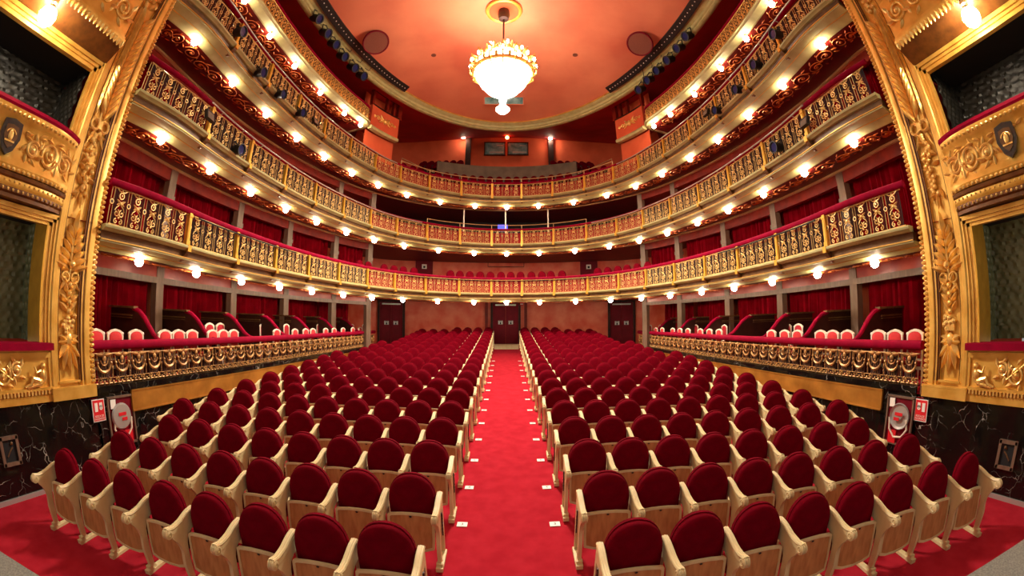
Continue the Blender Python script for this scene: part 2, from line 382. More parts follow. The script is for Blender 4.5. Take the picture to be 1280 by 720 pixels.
def seat_panel_mesh():
    b = MB()
    def ol(s, dz=0):
        w = .228*s; top = .555-.02*(1-s)*10; bot = .155+.02*(1-s)*10
        pts = [(-w*.97, bot+.035), (-w, .3), (-w, top-.012), (-w*.93, top), (-w*.4, top+.012), (0, top+.014), (w*.4, top+.012), (w*.93, top), (w, top-.012), (w, .3), (w*.97, bot+.035)]
        return pts + [(w*.6, bot+.01), (0, bot), (-w*.6, bot+.01)]
    yf = lambda z: -.175 - (.55-z)*.16
    A, B_ = ol(1), ol(.9); n = len(A)
    vs = [(x, yf(z)+.03, z) for x, z in A] + [(x, yf(z), z) for x, z in A] + [(x, yf(z), z) for x, z in B_] + [(x, yf(z)+.007, z) for x, z in B_]
    b.mi = 0; b.add(vs, [tuple(range(n-1, -1, -1))] + [(k*n+i, k*n+(i+1) % n, (k+1)*n+(i+1) % n, (k+1)*n+i) for k in range(3) for i in range(n)])
    b.mi = 1; b.add([(x, yf(z)+.007, z) for x, z in B_], [tuple(range(n))])
    b.mi = 2; b.ball((0, yf(.535)-.003, .537), .011, 8, 6, (1.3, .4, .8))
    return b.mesh('seat_panel', [M['cream_wood'], M['panel_wood'], M['ink']])
def seat_cushion_mesh():
    b = MB(); rows = []
    for i in range(9):
        a = -pi/2 + pi*i/8 if False else pi*i/8
        rows.append([(x*.215*(1-.03*abs(x)), -.145 + .045*sin(a) + (z-.36)*.12, z) for x in (-1, -.98, -.6, 0, .6, .98, 1) for z in [.36 + .19*cos(a)]])
    b.grid(rows); return b.mesh('seat_cushion', M['velvet'])
def arm_mesh():
    b = MB()
    pa = [(.02, .728), (-.05, .722), (-.1, .71), (-.15, .694), (-.2, .677), (-.26, .666), (-.33, .66), (-.39, .672), (-.415, .676)]
    for x in (-.016, 0, .016):
        b.tube([(x, y, z+(.004 if x == 0 else 0)) for y, z in pa], .0145, 6)
    b.prism([(y, z-.002) for y, z in pa] + [(y, z-.05) for y, z in reversed(pa)], .048, 'x')
    for x in (-.017, 0, .017):
        b.X = Matrix.Translation((x, -.404, .634)) @ Matrix.Rotation(pi/2, 4, 'Y'); b.lathe([(0, -.011), (.04, -.011), (.05, -.006), (.05, .006), (.04, .011), (0, .011)], n=14)
    for sx in (-1, 1):
        b.X = Matrix.Translation((sx*.029, -.404, .634)) @ Matrix.Rotation(pi/2, 4, 'Y'); b.lathe([(.0, -.004), (.014, -.004), (.014, .004), (.026, -.004), (.034, 0), (.026, .004)], n=12)
    b.X = None
    return b.mesh('armrest', M['cream_wood'])
def leg_mesh():
    b = MB()
    o = [(.045, .70), (-.05, .70), (-.11, .685), (-.17, .66), (-.24, .635), (-.33, .625), (-.385, .605), (-.36, .56), (-.315, .51), (-.285, .45), (-.275, .39), (-.287, .33), (-.297, .27), (-.295, .18), (-.29, .10), (-.295, .055), (-.335, .045), (-.35, .02), (-.345, 0), (-.2, 0), (-.205, .05), (-.225, .08), (-.218, .18), (-.21, .27), (-.2, .37), (-.185, .45), (-.15, .515), (-.08, .55), (.0, .555), (.0, .0), (.04, .0), (.05, .5)]
    from mathutils.geometry import tessellate_polygon
    tris = tessellate_polygon([[Vector((0, y, z)) for y, z in o]]); n = len(o); T = .036
    vs = [(-T/2, y, z) for y, z in o] + [(T/2, y, z) for y, z in o]
    b.add(vs, [tuple(t) for t in tris] + [tuple(i+n for i in t) for t in tris] + [(i, (i+1) % n, n+(i+1) % n, n+i) for i in range(n)])
    b.box((0, -.305, .022), (.066, .1, .044)); b.box((0, -.295, .06), (.06, .05, .035))
    return b.mesh('leg', M['cream_wood'])
def foot_bar_mesh():
    b = MB(); b.box((0, -.11, .018), (.07, .3, .03)); return b.mesh('foot_bar', M['cream_wood'])
def end_ornament_mesh():
    b = MB()
    for z in (.34, .38, .42, .46, .5, .54): b.ball((0, -.12, z), .016, 6, 4, (.6, 1.6, .9))
    b.box((0, -.12, .44), (.012, .02, .26))
    return b.mesh('end_ornament', M['dark_iron'])
SEAT = dict(backrest=shell_mesh(), back_cushion=back_cushion_mesh(), seat_panel=seat_panel_mesh(), seat_cushion=seat_cushion_mesh(), armrest=arm_mesh(), leg=leg_mesh(), foot_bar=foot_bar_mesh(), end_ornament=end_ornament_mesh())
def make_seat(loc, rz, label, group, sides, end=0, hw=.27):
    t = thing('theatre_seat', label, 'seat', loc, rz, group)
    bk = put(SEAT['backrest'], 'backrest', t); put(SEAT['back_cushion'], 'back_cushion', bk)
    sp = put(SEAT['seat_panel'], 'seat_panel', t); put(SEAT['seat_cushion'], 'seat_cushion', sp)
    for sx in sides:
        lg = put(SEAT['leg'], 'leg', t, (sx*hw, 0, 0)); put(SEAT['armrest'], 'armrest', lg); put(SEAT['foot_bar'], 'foot_bar', lg)
        if end == sx: put(SEAT['end_ornament'], 'end_ornament', lg, (sx*.026, 0, 0))
    return t
COUNT = [8, 8, 8, 9, 9, 9, 9, 9, 9, 9, 9, 8, 8, 8, 7, 7, 7, 7, 7, 4]
for k, n in enumerate(COUNT):
    for sg in (-1, 1):
        cv = .0237 if sg < 0 else (.040 if k < 3 else .034 - .001*max(k-6, 0))
        for j in range(n):
            X = .945 + .54*j if sg < 0 else .95 + .532*j
            y = D0 + RS*k - cv*X*X + (0 if sg < 0 else .04)
            rz = -sg*math.atan(2*cv*X)*.7
            rowname = 'front row' if k == 0 else ('rearmost row' if k == 19 else ORD[k+1] + ' row from stage')
            pos = 'aisle seat' if j == 0 else ORD[j+1] + ' seat from the aisle'
            lab = 'crimson tip-up seat, %s block, %s, %s' % ('left' if sg < 0 else 'right', rowname, pos)
            make_seat((sg*X, y, floor_seat(y + cv*X*X)), rz, lab, 'tip-up seats of the stalls', (sg,) if j else (-sg, sg), -sg if j == 0 else 0, .27 if sg < 0 else .266)

# row number plates on the carpet
plate = MB(); plate.box((0, 0, .004), (.12, .1, .008)); plate = plate.mesh('row_number_plate', M['sign_white'], False)
for sg in (-1, 1):
    for k in range(13):
        y = 4.18 + .985*k; x = sg*(.54 if sg < 0 else .53)
        t = thing('row_number_plate', 'white row number plate reading %d on the carpet by the %s block' % (k+3, 'left' if sg < 0 else 'right'), 'sign', (x, y, floor_aisle(y)+.003), 0, 'row number plates along the aisle')
        t.rotation_euler = (.055, 0, 0)
        put(plate, 'plate', t)
        fc = bpy.data.curves.new('numeral', 'FONT'); fc.body = str(k+3); fc.size = .07; fc.align_x = 'CENTER'; fc.align_y = 'CENTER'; fc.materials.append(M['ink'])
        fo = put(text_mesh('numeral', fc), 'numeral', t); fo.location = (0, 0, .0095)

# ------------------------------------------------------------------ stall box front: marble, bronze band, railing
STX, RZ = 5.95, 1.98
for sg, nm in ((-1, 'left'), (1, 'right')):
    b = MB()
    b.grid([[(sg*STX, y, -.05), (sg*STX, y, 1.33)] for y in (3.44, 6, 9, 12, 15, 17.2)])
    b.grid([[(sg*STX, y, 1.33), (sg*(STX+.16), y, 1.33)] for y in (3.44, 17.2)])
    b.grid([[(sg*STX, 17.2, z), (sg*(STX+2.3), 18.6, z)] for z in (-.05, 1.33)])
    b.box((sg*(STX-.012), 10.3, 1.28), (.05, 13.7, .1))
    b.grid([[(sg*6.0, y, -.05), (sg*6.0, y, 1.2)] for y in (-.4, 1, 2, 3.62)])
    struct(b.build('wall_%s' % nm, M['marble'], smooth=False), 'black marble wall with white veins on the %s side' % nm, 'wall')
    b = MB(); b.box((sg*(STX-.02), 10.15, 1.05), (.05, 12.0, .31)); b.box((sg*(STX-.035), 10.15, .885), (.05, 12.0, .025)); b.box((sg*(STX-.035), 10.15, 1.21), (.05, 12.0, .02))
    struct(b.build('trim_%d' % (4 if sg < 0 else 5), M['bronze_band'], smooth=False), 'bronze band along the %s marble wall' % nm, 'trim')
    b = MB(); b.box((sg*5.985, 1.5, .03), (.03, 3.9, .06))
    struct(b.build('baseboard_%s' % nm, M['steel'], smooth=False))
    b = MB()
    b.grid([[(sg*STX, y, 1.16), (sg*8.3, y, 1.16)] for y in (3.3, 17.3)])
    struct(b.build('floor_boxes_%s' % nm, M['carpet'], smooth=False), 'carpeted floor of the %s stall boxes' % nm, 'floor')

def swag_panel(W, n):
    """local x along, z up from the kerb, front at -y"""
    g = MB(); u, v = (1, 0, 0), (0, 0, 1); p = W/n
    for i in range(n):
        x = -W/2 + p*(i+.5); g.mi = 0
        g.tube(arc((x, -.03, .335), p*.37, pi*1.03, pi*1.97, u, v, 10), .022, 6, taper=[.6, .8, .95, 1.1, 1.25, 1.3, 1.25, 1.1, .95, .8, .6])
        g.tube(arc((x, -.03, .37), p*.2, pi, 2*pi, u, v, 6), .013, 5)
        g.ball((x, -.04, .40), .042, 8, 5, (1, .5, 1.1)); g.ball((x, -.035, .34), .024, 6, 4, (1, .6, 1.3))
        for sx in (-1, 1):
            g.leaf((x, -.035, .45), (sx, 0, .08), (0, -1, 0), .16, .07); g.ball((x+sx*p*.37, -.035, .335), .028, 6, 4)
            g.tube([(x+sx*p*.37, -.02, .34), (x+sx*p*.37, -.02, .46)], .009, 5)
            g.leaf((x+sx*.02, -.03, .44), (sx*.5, 0, 1), (0, -1, 0), .07, .04)
        g.ball((x-p/2, -.005, .25), .017, 6, 4, (1, 1, 2.2)); g.ball((x-p/2, -.005, .18), .013, 6, 4); g.tube([(x-p/2, 0, .1), (x-p/2, 0, .47)], .009, 5)
        for q in (-.05, 0, .05): g.tube([(x+q, -.006, .1), (x+q*.7, -.006, .3)], .0045, 4)
        for k in (0, 1):                          # crest row along the kerb
            xx = x - p/4 + k*p/2
            g.tube(arc((xx, -.012, .055), .042, 0, pi, u, v, 6), .013, 5); g.ball((xx, -.02, .05), .022, 6, 4); g.ball((xx+p/4, -.012, .04), .02, 6, 4, (1, .7, 1.5)); g.ball((xx, -.02, .11), .015, 6, 4)
        g.mi = 1                                   # dark iron urn shapes and ground of the railing
        g.prism([(x-.1, .06), (x-.12, .2), (x-.085, .34), (x-.12, .44), (x+.12, .44), (x+.085, .34), (x+.12, .2), (x+.1, .06)], .016, 'y', (0, .014, 0))
        for q in (-.02, .02): g.tube([(x-p/2+q, .01, .02), (x-p/2+q, .01, .47)], .008, 4)
    g.mi = 0
    g.tube([(-W/2, 0, .1), (W/2, 0, .1)], .008, 4); g.tube([(-W/2, 0, .02), (W/2, 0, .02)], .014, 5); g.tube([(-W/2, 0, .47), (W/2, 0, .47)], .012, 5)
    return g.mesh('scrollwork', [M['iron_bronze'], M['dark_iron']])
W9 = 13.72/9
SW = swag_panel(W9, 4)
for sg, nm in ((-1, 'left'), (1, 'right')):
    t = thing('box_railing', 'gilded iron railing with swags along the %s stall boxes, velvet topped' % nm, 'railing', (sg*(STX-.0), 3.46, 1.33))
    for i in range(9):
        a = put(SW, 'scrollwork_panel', t, (sg*.06, W9*(i+.5), 0), -sg*pi/2 if False else (pi/2 if sg > 0 else -pi/2))
        a.rotation_euler = (0, 0, (-pi/2 if sg > 0 else pi/2))
    b = MB(); pts = [(sg*.06, -.05+13.85*i/30, .6) for i in range(31)] 
    b.tube(pts, .075, 10); b.build('velvet_handrail', M['rail_velvet'], t)

# wall fittings on the marble
for sg, nm in ((-1, 'left'), (1, 'right')):
    X0 = sg*(STX-.012); yc = 3.9 if sg < 0 else 3.74
    t = thing('fire_hose_cabinet', 'recessed fire hose cabinet in the %s marble wall' % nm, 'fire hose cabinet', (X0, yc, 0))
    b = MB()
    for dy in (-.27, .27): b.box((0, dy, .76), (.05, .03, .76))
    for z in (.39, 1.14): b.box((0, 0, z), (.05, .57, .03))
    b.build('frame', M['grey_wood'], t, smooth=False)
    b = MB(); b.box((sg*.01, 0, .76), (.01, .52, .74)); b.build('back_panel', M['door'], t, smooth=False)
    b = MB(); b.X = Matrix.Translation((-sg*.03, -.02, .84)) @ Matrix.Rotation(pi/2, 4, 'Y')
    b.lathe([(.0, -.03), (.06, -.03), (.06, 0), (.17, .0), (.2, -.03), (.21, .0), (.19, .03), (.05, .035), (0, .035)], n=24)
    hr = b.build('hose_reel', M['steel'], t)
    b = MB(); b.box((-sg*.07, -.02, .88), (.008, .16, .05)); b.box((-sg*.07, .02, .8), (.008, .11, .05)); b.build('red_lettering', M['sign_red'], hr, smooth=False)
    b = MB(); b.tube([(-sg*.03, -.17, .8), (-sg*.03, -.2, .65), (-sg*.03, -.1, .52), (-sg*.03, .06, .5), (-sg*.03, .17, .62), (-sg*.03, .19, .8)], .018, 8); b.build('hose', M['white'], t)
    b = MB(); b.box((-sg*.02, -.17 if sg < 0 else .17, 1.04), (.01, .11, .14)); b.build('instruction_card', M['sign_white'], t, smooth=False)
    b = MB(); b.box((-sg*.015, .1, .5), (.03, .16, .2)); b.build('red_box', M['sign_red'], t, smooth=False)
    t = thing('fire_hose_sign', 'red and white fire hose sign on the %s marble wall' % nm, 'sign', (sg*5.955, 3.44 if sg < 0 else 3.315, .98))
    b = MB(); b.box((0, 0, 0), (.02, .25, .33)); b.build('sign_border', M['sign_white'], t, smooth=False)
    b = MB(); b.box((-sg*.008, 0, 0), (.012, .225, .305)); b.build('sign_board', M['sign_red'], t, smooth=False)
    b = MB(); b.box((-sg*.016, -.05, .05), (.006, .06, .13)); b.box((-sg*.016, .045, .075), (.006, .06, .08)); b.X = Matrix.Translation((-sg*.016, .045, .04)) @ Matrix.Rotation(pi/2, 4, 'Y'); b.lathe([(.018, -.003), (.036, -.003), (.036, .003), (.018, .003)], n=14)
    b.X = None
    b.build('pictogram', M['sign_white'], t, smooth=False)
    for z, tx in ((-.085, 'BOCA DE'), (-.125, 'INCENDIO')):
        fc = bpy.data.curves.new('lettering', 'FONT'); fc.body = tx; fc.size = .042; fc.align_x = 'CENTER'; fc.align_y = 'CENTER'; fc.materials.append(M['sign_white'])
        fo = put(text_mesh('lettering', fc), 'lettering', t); fo.location = (-sg*.0165, 0, z); fo.rotation_euler = (pi/2, 0, -sg*pi/2)
    yv, zv = (1.73, .66) if sg < 0 else (1.65, .59)
    t = thing('wall_vent', 'small framed recess low in the %s black marble wall' % nm, 'vent', (sg*5.985, yv, zv))
    b = MB()
    for dy in (-.135, .135): b.box((0, dy, 0), (.05, .045, .37))
    for dz in (-.165, .165): b.box((0, 0, dz), (.05, .3, .045))
    b.build('frame', M['grey_wood'], t, smooth=False)
    b = MB(); b.box((sg*.012, 0, 0), (.01, .25, .31)); b.build('back_plate', M['dark_void'], t, smooth=False)
    b = MB(); b.tube([(-sg*.0, -.06, -.07), (-sg*.0, .0, .0), (-sg*.0, .05, .04)], .012, 6); b.ball((0, .04, .09), .025); b.build('socket', M['bronze_shade'], t)

# ------------------------------------------------------------------ boxes: pillars, lintels, curtains, partitions
COLAZ = [-50.8, -40.0, -32.3, -25.3, -20.2]
DP = -1.35
TC = [1.0] + [t_at_az(a, DP) for a in COLAZ]
def curtain_mesh(t0, t1, z0, z1, off):
    b = MB(); m = 110; rows = []
    ph = random.random()*6
    pts = []
    L0 = 0; prev = None
    for i in range(m+1):
        t = t0+(t1-t0)*i/m; p = cr(LP, t); n = tn(LP, t); ot = off - .4*max(0, min(t, 24-t)-6.2)*(z0 < 2)
        if prev: L0 += hypot(p[0]-prev[0], p[1]-prev[1])
        prev = p
        w = .05*sin(L0*2*pi/.17+ph) + .03*sin(L0*2*pi/.41+1.3*ph) + .02*sin(L0*2*pi/.09)
        pts.append((p[0]+n[0]*(ot+w), p[1]+n[1]*(ot+w)))
    for z in (z0, (z0+z1)/2, z1): rows.append([(x, y, z) for x, y in pts])
    b.grid(rows); return b
LEVELS = [(1.16, 3.2, 'stall boxes'), (3.68, 5.55, 'lowest balcony'), (5.9, 7.75, 'middle balcony')]
for li, (z0, z1, ln) in enumerate(LEVELS):
    for sg, nm in ((-1, 'left'), (1, 'right')):
        mir = (lambda t: t) if sg < 0 else (lambda t: 24-t)
        for i in range(5):
            a, c = mir(TC[i]), mir(TC[i+1]); a, c = min(a, c)+.06, max(a, c)-.06
            if li == 2 and i > 2: continue
            cu = curtain_mesh(a, c, z0, z1+.12, -1.66)
            tag(cu.build('curtain', M['curtain']), 'crimson velvet curtain behind the %s, bay %s from the %s arch' % ({0: 'stall boxes', 1: 'lowest balcony', 2: 'middle balcony'}[li], ['one', 'two', 'three', 'four', 'five'][i], nm), 'curtain', 'curtains behind the %s' % ln)
        # pillars
        for i in range(1, 6):
            if li == 2 and i < 4: continue
            tt = mir(TC[i]); p = P(tt, DP); n = tn(LP, tt)
            top = [3.53, 5.74, 7.96][li]
            b = MB(); b.box((0, 0, (z0+top)/2-z0), (.24, .2, top-z0))
            if li: b.box((0, 0, 1.35), (.28, .24, .12))
            b.box((0, 0, .06), (.28, .24, .12))
            o = b.build('pillar', M['grey_wood'], None, False, loc=(p[0], p[1], z0), rz=ang(tt))
            struct(o, 'grey pillar between curtained bays, %s side of the %s, number %s from the arch' % (nm, ln, ['one', 'two', 'three', 'four', 'five'][i-1]), 'pillar')
        # lintel / beam
        pa = path(min(mir(.9), mir(TC[5])), max(mir(.9), mir(TC[5])), 8)
        if li == 0:
            b = MB(); b.sweep(pa, [(-1.24, 3.09), (-1.24, 3.22), (-1.42, 3.22), (-1.42, 3.09)]); struct(b.build('trim_lintel_%s' % nm, M['grey_wood']), 'grey lintel over the %s stall boxes' % nm, 'lintel')
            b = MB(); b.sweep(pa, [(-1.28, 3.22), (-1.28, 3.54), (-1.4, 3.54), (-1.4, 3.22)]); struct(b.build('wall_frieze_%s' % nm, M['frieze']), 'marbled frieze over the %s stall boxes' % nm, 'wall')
        else:
            zt = TIER_L[li]+.04
            b = MB(); b.sweep(pa, [(-1.27, zt-.2), (-1.27, zt+.12), (-1.42, zt+.12), (-1.42, zt-.2)])
            struct(b.build('trim_beam_%s' % nm, M['beam_wood']), 'mahogany beam over the %s bays of the %s' % (nm, ln), 'beam')

# partitions between the stall boxes
PY = [5.05, 6.62, 8.05, 9.75, 11.55, 13.5, 15.6]
for sg, nm in ((-1, 'left'), (1, 'right')):
    for i, y in enumerate(PY):
        t = thing('box_partition', 'dark wood stall box partition with curved velvet top, %s from the %s arch' % (ORD[i+1], nm), 'partition', (sg*6.02, y, 1.16), 0, 'stall box partitions')
        prof = [(.0, .78), (.12, .80), (.3, .9), (.45, 1.04), (.6, 1.18), (.78, 1.29), (1.0, 1.34), (1.2, 1.36), (1.85, 1.36)]
        b = MB(); b.prism([(sg*a, z) for a, z in prof] + [(sg*1.85, 0), (0, 0)], .06, 'y'); b.build('panel', M['dark_wood'], t, smooth=False)
        b = MB(); b.tube([(sg*a, 0, z+.01) for a, z in prof[:7]], .048, 8); b.build('velvet_top', M['rail_velvet'], t)
        b = MB(); b.box((sg*1.38, -.03, 1.37), (1.0, .12, .04)); b.box((sg*1.4, -.045, 1.22), (.82, .04, .03)); b.box((sg*1.4, -.045, 1.17), (.82, .04, .015)); b.build('moulding', M['bronze_shade'], t, smooth=False)

# chairs of the stall boxes
def chair_meshes():
    o = outline(.2, .52, .9, 1.0, 10); ii = outline(.168, .555, .875, .968, 10)
    b = MB(); n = len(o)
    for ya, yb in ((-.02, .02),):
        vs = [(x, ya, z) for x, z in o] + [(x, ya, z) for x, z in ii] + [(x, yb, z) for x, z in o] + [(x, yb, z) for x, z in ii]
        fs = []
        for i in range(n):
            j = (i+1) % n; fs += [(i, j, n+j, n+i), (2*n+i, 3*n+i, 3*n+j, 2*n+j), (i, 2*n+i, 2*n+j, j), (n+i, n+j, 3*n+j, 3*n+i)]
        b.add(vs, fs)
    for sx in (-1, 1): b.ball((sx*.19, 0, .93), .03, 6, 4); b.tube([(sx*.18, .0, .54), (sx*.17, .0, .42)], .02, 6)
    b.ball((0, 0, .992), .03, 8, 4, (2.2, .6, .5))
    fr = b.mesh('back_frame', M['white'])
    def pad(m):
        b = MB(); c = (0, .76); k = len(ii)
        vs = [(x*s, yy, c[1]+(z-c[1])*s) for s, yy in ((1, -.01), (.9, -.03), (.5, -.04)) for x, z in ii] + [(x*s, yy, c[1]+(z-c[1])*s) for s, yy in ((1, .01), (.9, .03), (.5, .04)) for x, z in ii]
        fs = [(r*k+i, r*k+(i+1) % k, (r+1)*k+(i+1) % k, (r+1)*k+i) for r in (0, 1, 3, 4) for i in range(k)] + [tuple(range(2*k, 3*k)), tuple(range(5*k, 6*k))]
        return b.add(vs, fs).mesh('back_pad', m)
    b = MB(); b.box((0, -.22, .46), (.42, .42, .07)); b.ball((0, -.22, .49), .2, 12, 6, (1, 1, .25)); st = b.mesh('seat_pad', M['crimson'])
    b = MB()
    b.box((0, -.22, .405), (.44, .44, .05))
    fm = b.mesh('seat_frame', M['white'])
    b = MB(); b.tube([(0, 0, .4), (0, -.005, .2), (0, 0, 0)], .022, 7, taper=[1.2, .8, .6]); lg = b.mesh('leg', M['white'])
    return fr, pad(M['coral']), pad(M['crimson']), st, fm, lg
CH = chair_meshes()
def make_chair(loc, rz, label, group, coral):
    t = thing('box_chair', label, 'chair', loc, rz, group); t.scale = (.86, 1, 1)
    f = put(CH[0], 'back_frame', t); put(CH[1] if coral else CH[2], 'back_pad', f)
    sf = put(CH[4], 'seat_frame', t); put(CH[3], 'seat_pad', sf)
    for x in (-.18, .18):
        for y in (-.02, -.41): put(CH[5], 'leg', t, (x, y, 0))
    return t
def ray(u, v):
    dx, dy = (u-640)/PXF, (360-v)/PXF; th = hypot(dx, dy); s = sin(th)/th if th else 1
    X, Z2, Y2 = dx*s, dy*s, cos(th); p, yw = .0848, .0155
    Y, Z = Y2*cos(p)-Z2*sin(p), Y2*sin(p)+Z2*cos(p)
    return (X*cos(yw)+Y*sin(yw), -X*sin(yw)+Y*cos(yw), Z)
FR_L = [(120, 413), (144, 412), (170, 412), (206, 412), (223, 412), (240, 412), (265.5, 411), (279, 411), (292, 411), (345.7, 410.5), (368.6, 411), (382, 411), (391, 411), (407, 410.5), (417.5, 410), (428.7, 410), (441, 410), (450, 410)]
RE_L = [(262, 401), (275.5, 401), (329, 401.5), (358, 402.5), (371, 402.5), (398.5, 402.5), (410, 403), (440.5, 403), (454.4, 403)]
FR_R = [(1144, 416), (1119, 415.5), (1098, 415), (1059.5, 414), (1041, 414), (1026, 414), (997, 413), (981, 413), (964.5, 413), (899, 411), (887, 411), (875.5, 411), (860, 411), (850, 411), (841, 411), (828, 410.5), (820, 410.5)]
RE_R = [(998, 402), (984, 402), (935.5, 403), (905.5, 403.5), (894, 403.5), (870, 403.5), (856, 403.5), (825, 404), (813, 404)]
for lst, sg, front in ((FR_L, -1, True), (FR_R, 1, True), (RE_L, -1, False), (RE_R, 1, False)):
    nm = 'left' if sg < 0 else 'right'
    for i, (u, v) in enumerate(sorted(lst, key=lambda q: sg*-q[0])):
        d = ray(u, v+1.5); x = sg*(6.16 if front else 6.99); k = (x-CX)/d[0]; y = CY+d[1]*k
        z = 1.16
        # face across the box towards the stage
        rz = sg*radians(90 if front else -90)
        lab = ('white framed chair with coral back by the %s box rail, %s from the arch' if front else 'white framed crimson chair in the rear row of the %s boxes, %s from the arch') % (nm, ORD[i+1])
        h = (CZ+d[2]*k - z)
        o = make_chair((x, y, z), rz, lab, 'chairs in the stall boxes', front)
        if not front: o.scale = (.86, .74, (h-.02))


# ------------------------------------------------------------------ balconies
def tier_panel(W, n, H=.6, bars=True):
    g = MB(); g.rk = 1.35 if bars else .95; u, v = (1, 0, 0), (0, 0, 1); p = W/n
    for i in range(n):
        x = -W/2 + p*(i+.5); g.mi = 0
        g.tube(arc((x, -.01, H*.80), .05, 0, 2*pi, u, v, 10), .009, 5); g.ball((x, -.02, H*.80), .02, 6, 4, (1, .6, 1))
        g.ball((x, -.025, H*.6), .032, 8, 5, (1, .6, 1))
        for sx in (-1, 1):
            g.leaf((x, -.02, H*.6), (sx, 0, .55), (0, -1, 0), .11, .045); g.leaf((x, -.02, H*.6), (sx, 0, -.4), (0, -1, 0), .09, .04)
            g.tube(spiral((x+sx*.055, -.01, H*.34), .062, 1.25, (sx, 0, 0), v, 1, pi*.6, 14), .0085, 5)
            g.tube(spiral((x+sx*.05, -.01, H*.13), .045, 1.1, (sx, 0, 0), v, -1, pi*.5, 12), .008, 5)
            g.tube([(x+sx*.02, -.01, H*.55), (x+sx*.075, -.01, H*.48), (x+sx*.1, -.01, H*.4)], .008, 5)
            g.tube([(x+sx*.11, -.01, H*.97), (x+sx*.06, -.01, H*.91), (x, -.01, H*.9)], .008, 5)
        g.ball((x, -.015, H*.23), .022, 6, 4); g.leaf((x, -.015, H*.88), (0, 0, 1), (0, -1, 0), .07, .035)
        for q in (-.028, .028): g.tube([(x-p/2+q, 0, .02), (x-p/2+q, 0, H*.52)], .006, 4); g.tube([(x-p/2+q, 0, H*.68), (x-p/2+q, 0, H*.97)], .006, 4)
        g.tube(arc((x-p/2, -.004, H*.6), .036, 0, 2*pi, u, v, 8), .008, 5)
        g.mi = 1
        for q in (-.14, -.105, -.07, .07, .105, .14) if bars else (): g.tube([(x+q*p/.38, .012, .02), (x+q*p/.38, .012, H*.97)], .009, 4)
        g.ball((x-p/2, .0, H*.6), .026, 6, 4, (1, .4, 1)); g.mi = 0
    g.tube([(-W/2, 0, .015), (W/2, 0, .015)], .012, 5); g.tube([(-W/2, 0, H*.985), (W/2, 0, H*.985)], .010, 5)
    return g.mesh('scrollwork_panel', [M['iron_gold'], M['dark_iron']])
def lattice_panel(W, n, H):
    g = MB(); g.rk = 1.0; u, v = (1, 0, 0), (0, 0, 1); p = W/n
    for i in range(n):
        x = -W/2 + p*(i+.5)
        for z, r in ((H*.78, .055), (H*.5, .06), (H*.2, .055)):
            g.tube(arc((x, 0, z), r, 0, 2*pi, u, v, 8), .013, 5); g.ball((x, -.015, z), .022, 6, 4)
        g.leaf((x, -.015, H*.04), (0, 0, 1), (0, -1, 0), H*.5, .08); g.tube([(x-p/2, 0, 0), (x-p/2, 0, H)], .010, 4)
        for z in (.35, .64): g.ball((x-p/2, -.01, H*z), .026, 6, 4)
    g.tube([(-W/2, 0, .01), (W/2, 0, .01)], .014, 5); g.tube([(-W/2, 0, H-.01), (W/2, 0, H-.01)], .014, 5)
    return g.mesh('lattice_panel', M['gold_relief'])
def post_mesh():
    b = MB(); b.box((0, 0, .32), (.085, .085, .5)); b.box((0, 0, .05), (.11, .11, .1)); b.box((0, 0, .56), (.11, .11, .05)); b.box((0, 0, .61), (.085, .085, .06)); b.box((0, -.046, .31), (.045, .012, .38)); b.box((0, -.06, -.05), (.1, .1, .12))
    return b.mesh('post', M['post_gold'], False)
def console_mesh():
    b = MB(); b.prism([(-.3, 0), (-.3, -.03), (-.26, -.09), (-.2, -.12), (-.16, -.18), (-.08, -.19), (.02, -.17), (.02, 0)], .1, 'x'); b.ball((0, -.12, -.17), .045, 8, 5, (1.2, 1, .8))
    return b.mesh('bracket', M['bronze_shade'])
POST, CONSOLE = post_mesh(), console_mesh()
DR = .45
MIDS = [t+.5 for t in range(2, 22)]
PANELS = {}
def panel_for(w, bars=True):
    n = max(3, round(w/.36)); key = (n, round(w, 1), bars)
    if key not in PANELS: PANELS[key] = (tier_panel(w, n, .6, bars), w)
    return PANELS[key]
def relief_scroll(b, t0, t1, L):
    """running scrolls on the cove under a balcony"""
    def S(t, e):        # point on the cove, e 0..1 across
        d = -.1 - .62*e; p = P(t, d); return Vector((p[0], p[1], L-.02+.11*e**3 - .012))
    tm = (t0+t1)/2
    for tc, e0, r, hand in ((t0+.22*(t1-t0), .42, .40, 1), (t0+.52*(t1-t0), .55, .36, -1), (t0+.8*(t1-t0), .42, .40, 1)):
        pts = []
        for i in range(21):
            q = i/20; a = hand*2*pi*1.7*q + (pi if hand > 0 else 0); rr = r*(1-.85*q)
            pts.append(S(tc + rr*cos(a)*.40, min(max(e0 + rr*sin(a)*1.0, -.02), 1.02)))
        b.tube(pts, .013, 5)
        b.ball(S(tc, e0), .04, 6, 4, (1, 1, .5))
        for k in range(5):
            a = hand*(k*1.25+.4); q = S(tc + r*cos(a)*.40, min(max(e0+r*sin(a), 0), 1)); q2 = S(tc + r*1.5*cos(a+.3)*.40, min(max(e0+r*1.4*sin(a+.3), 0), 1))
            if (q2-q).length > .03: b.leaf(q, q2-q, (0, 0, -1), min((q2-q).length*1.3, .18), .045)
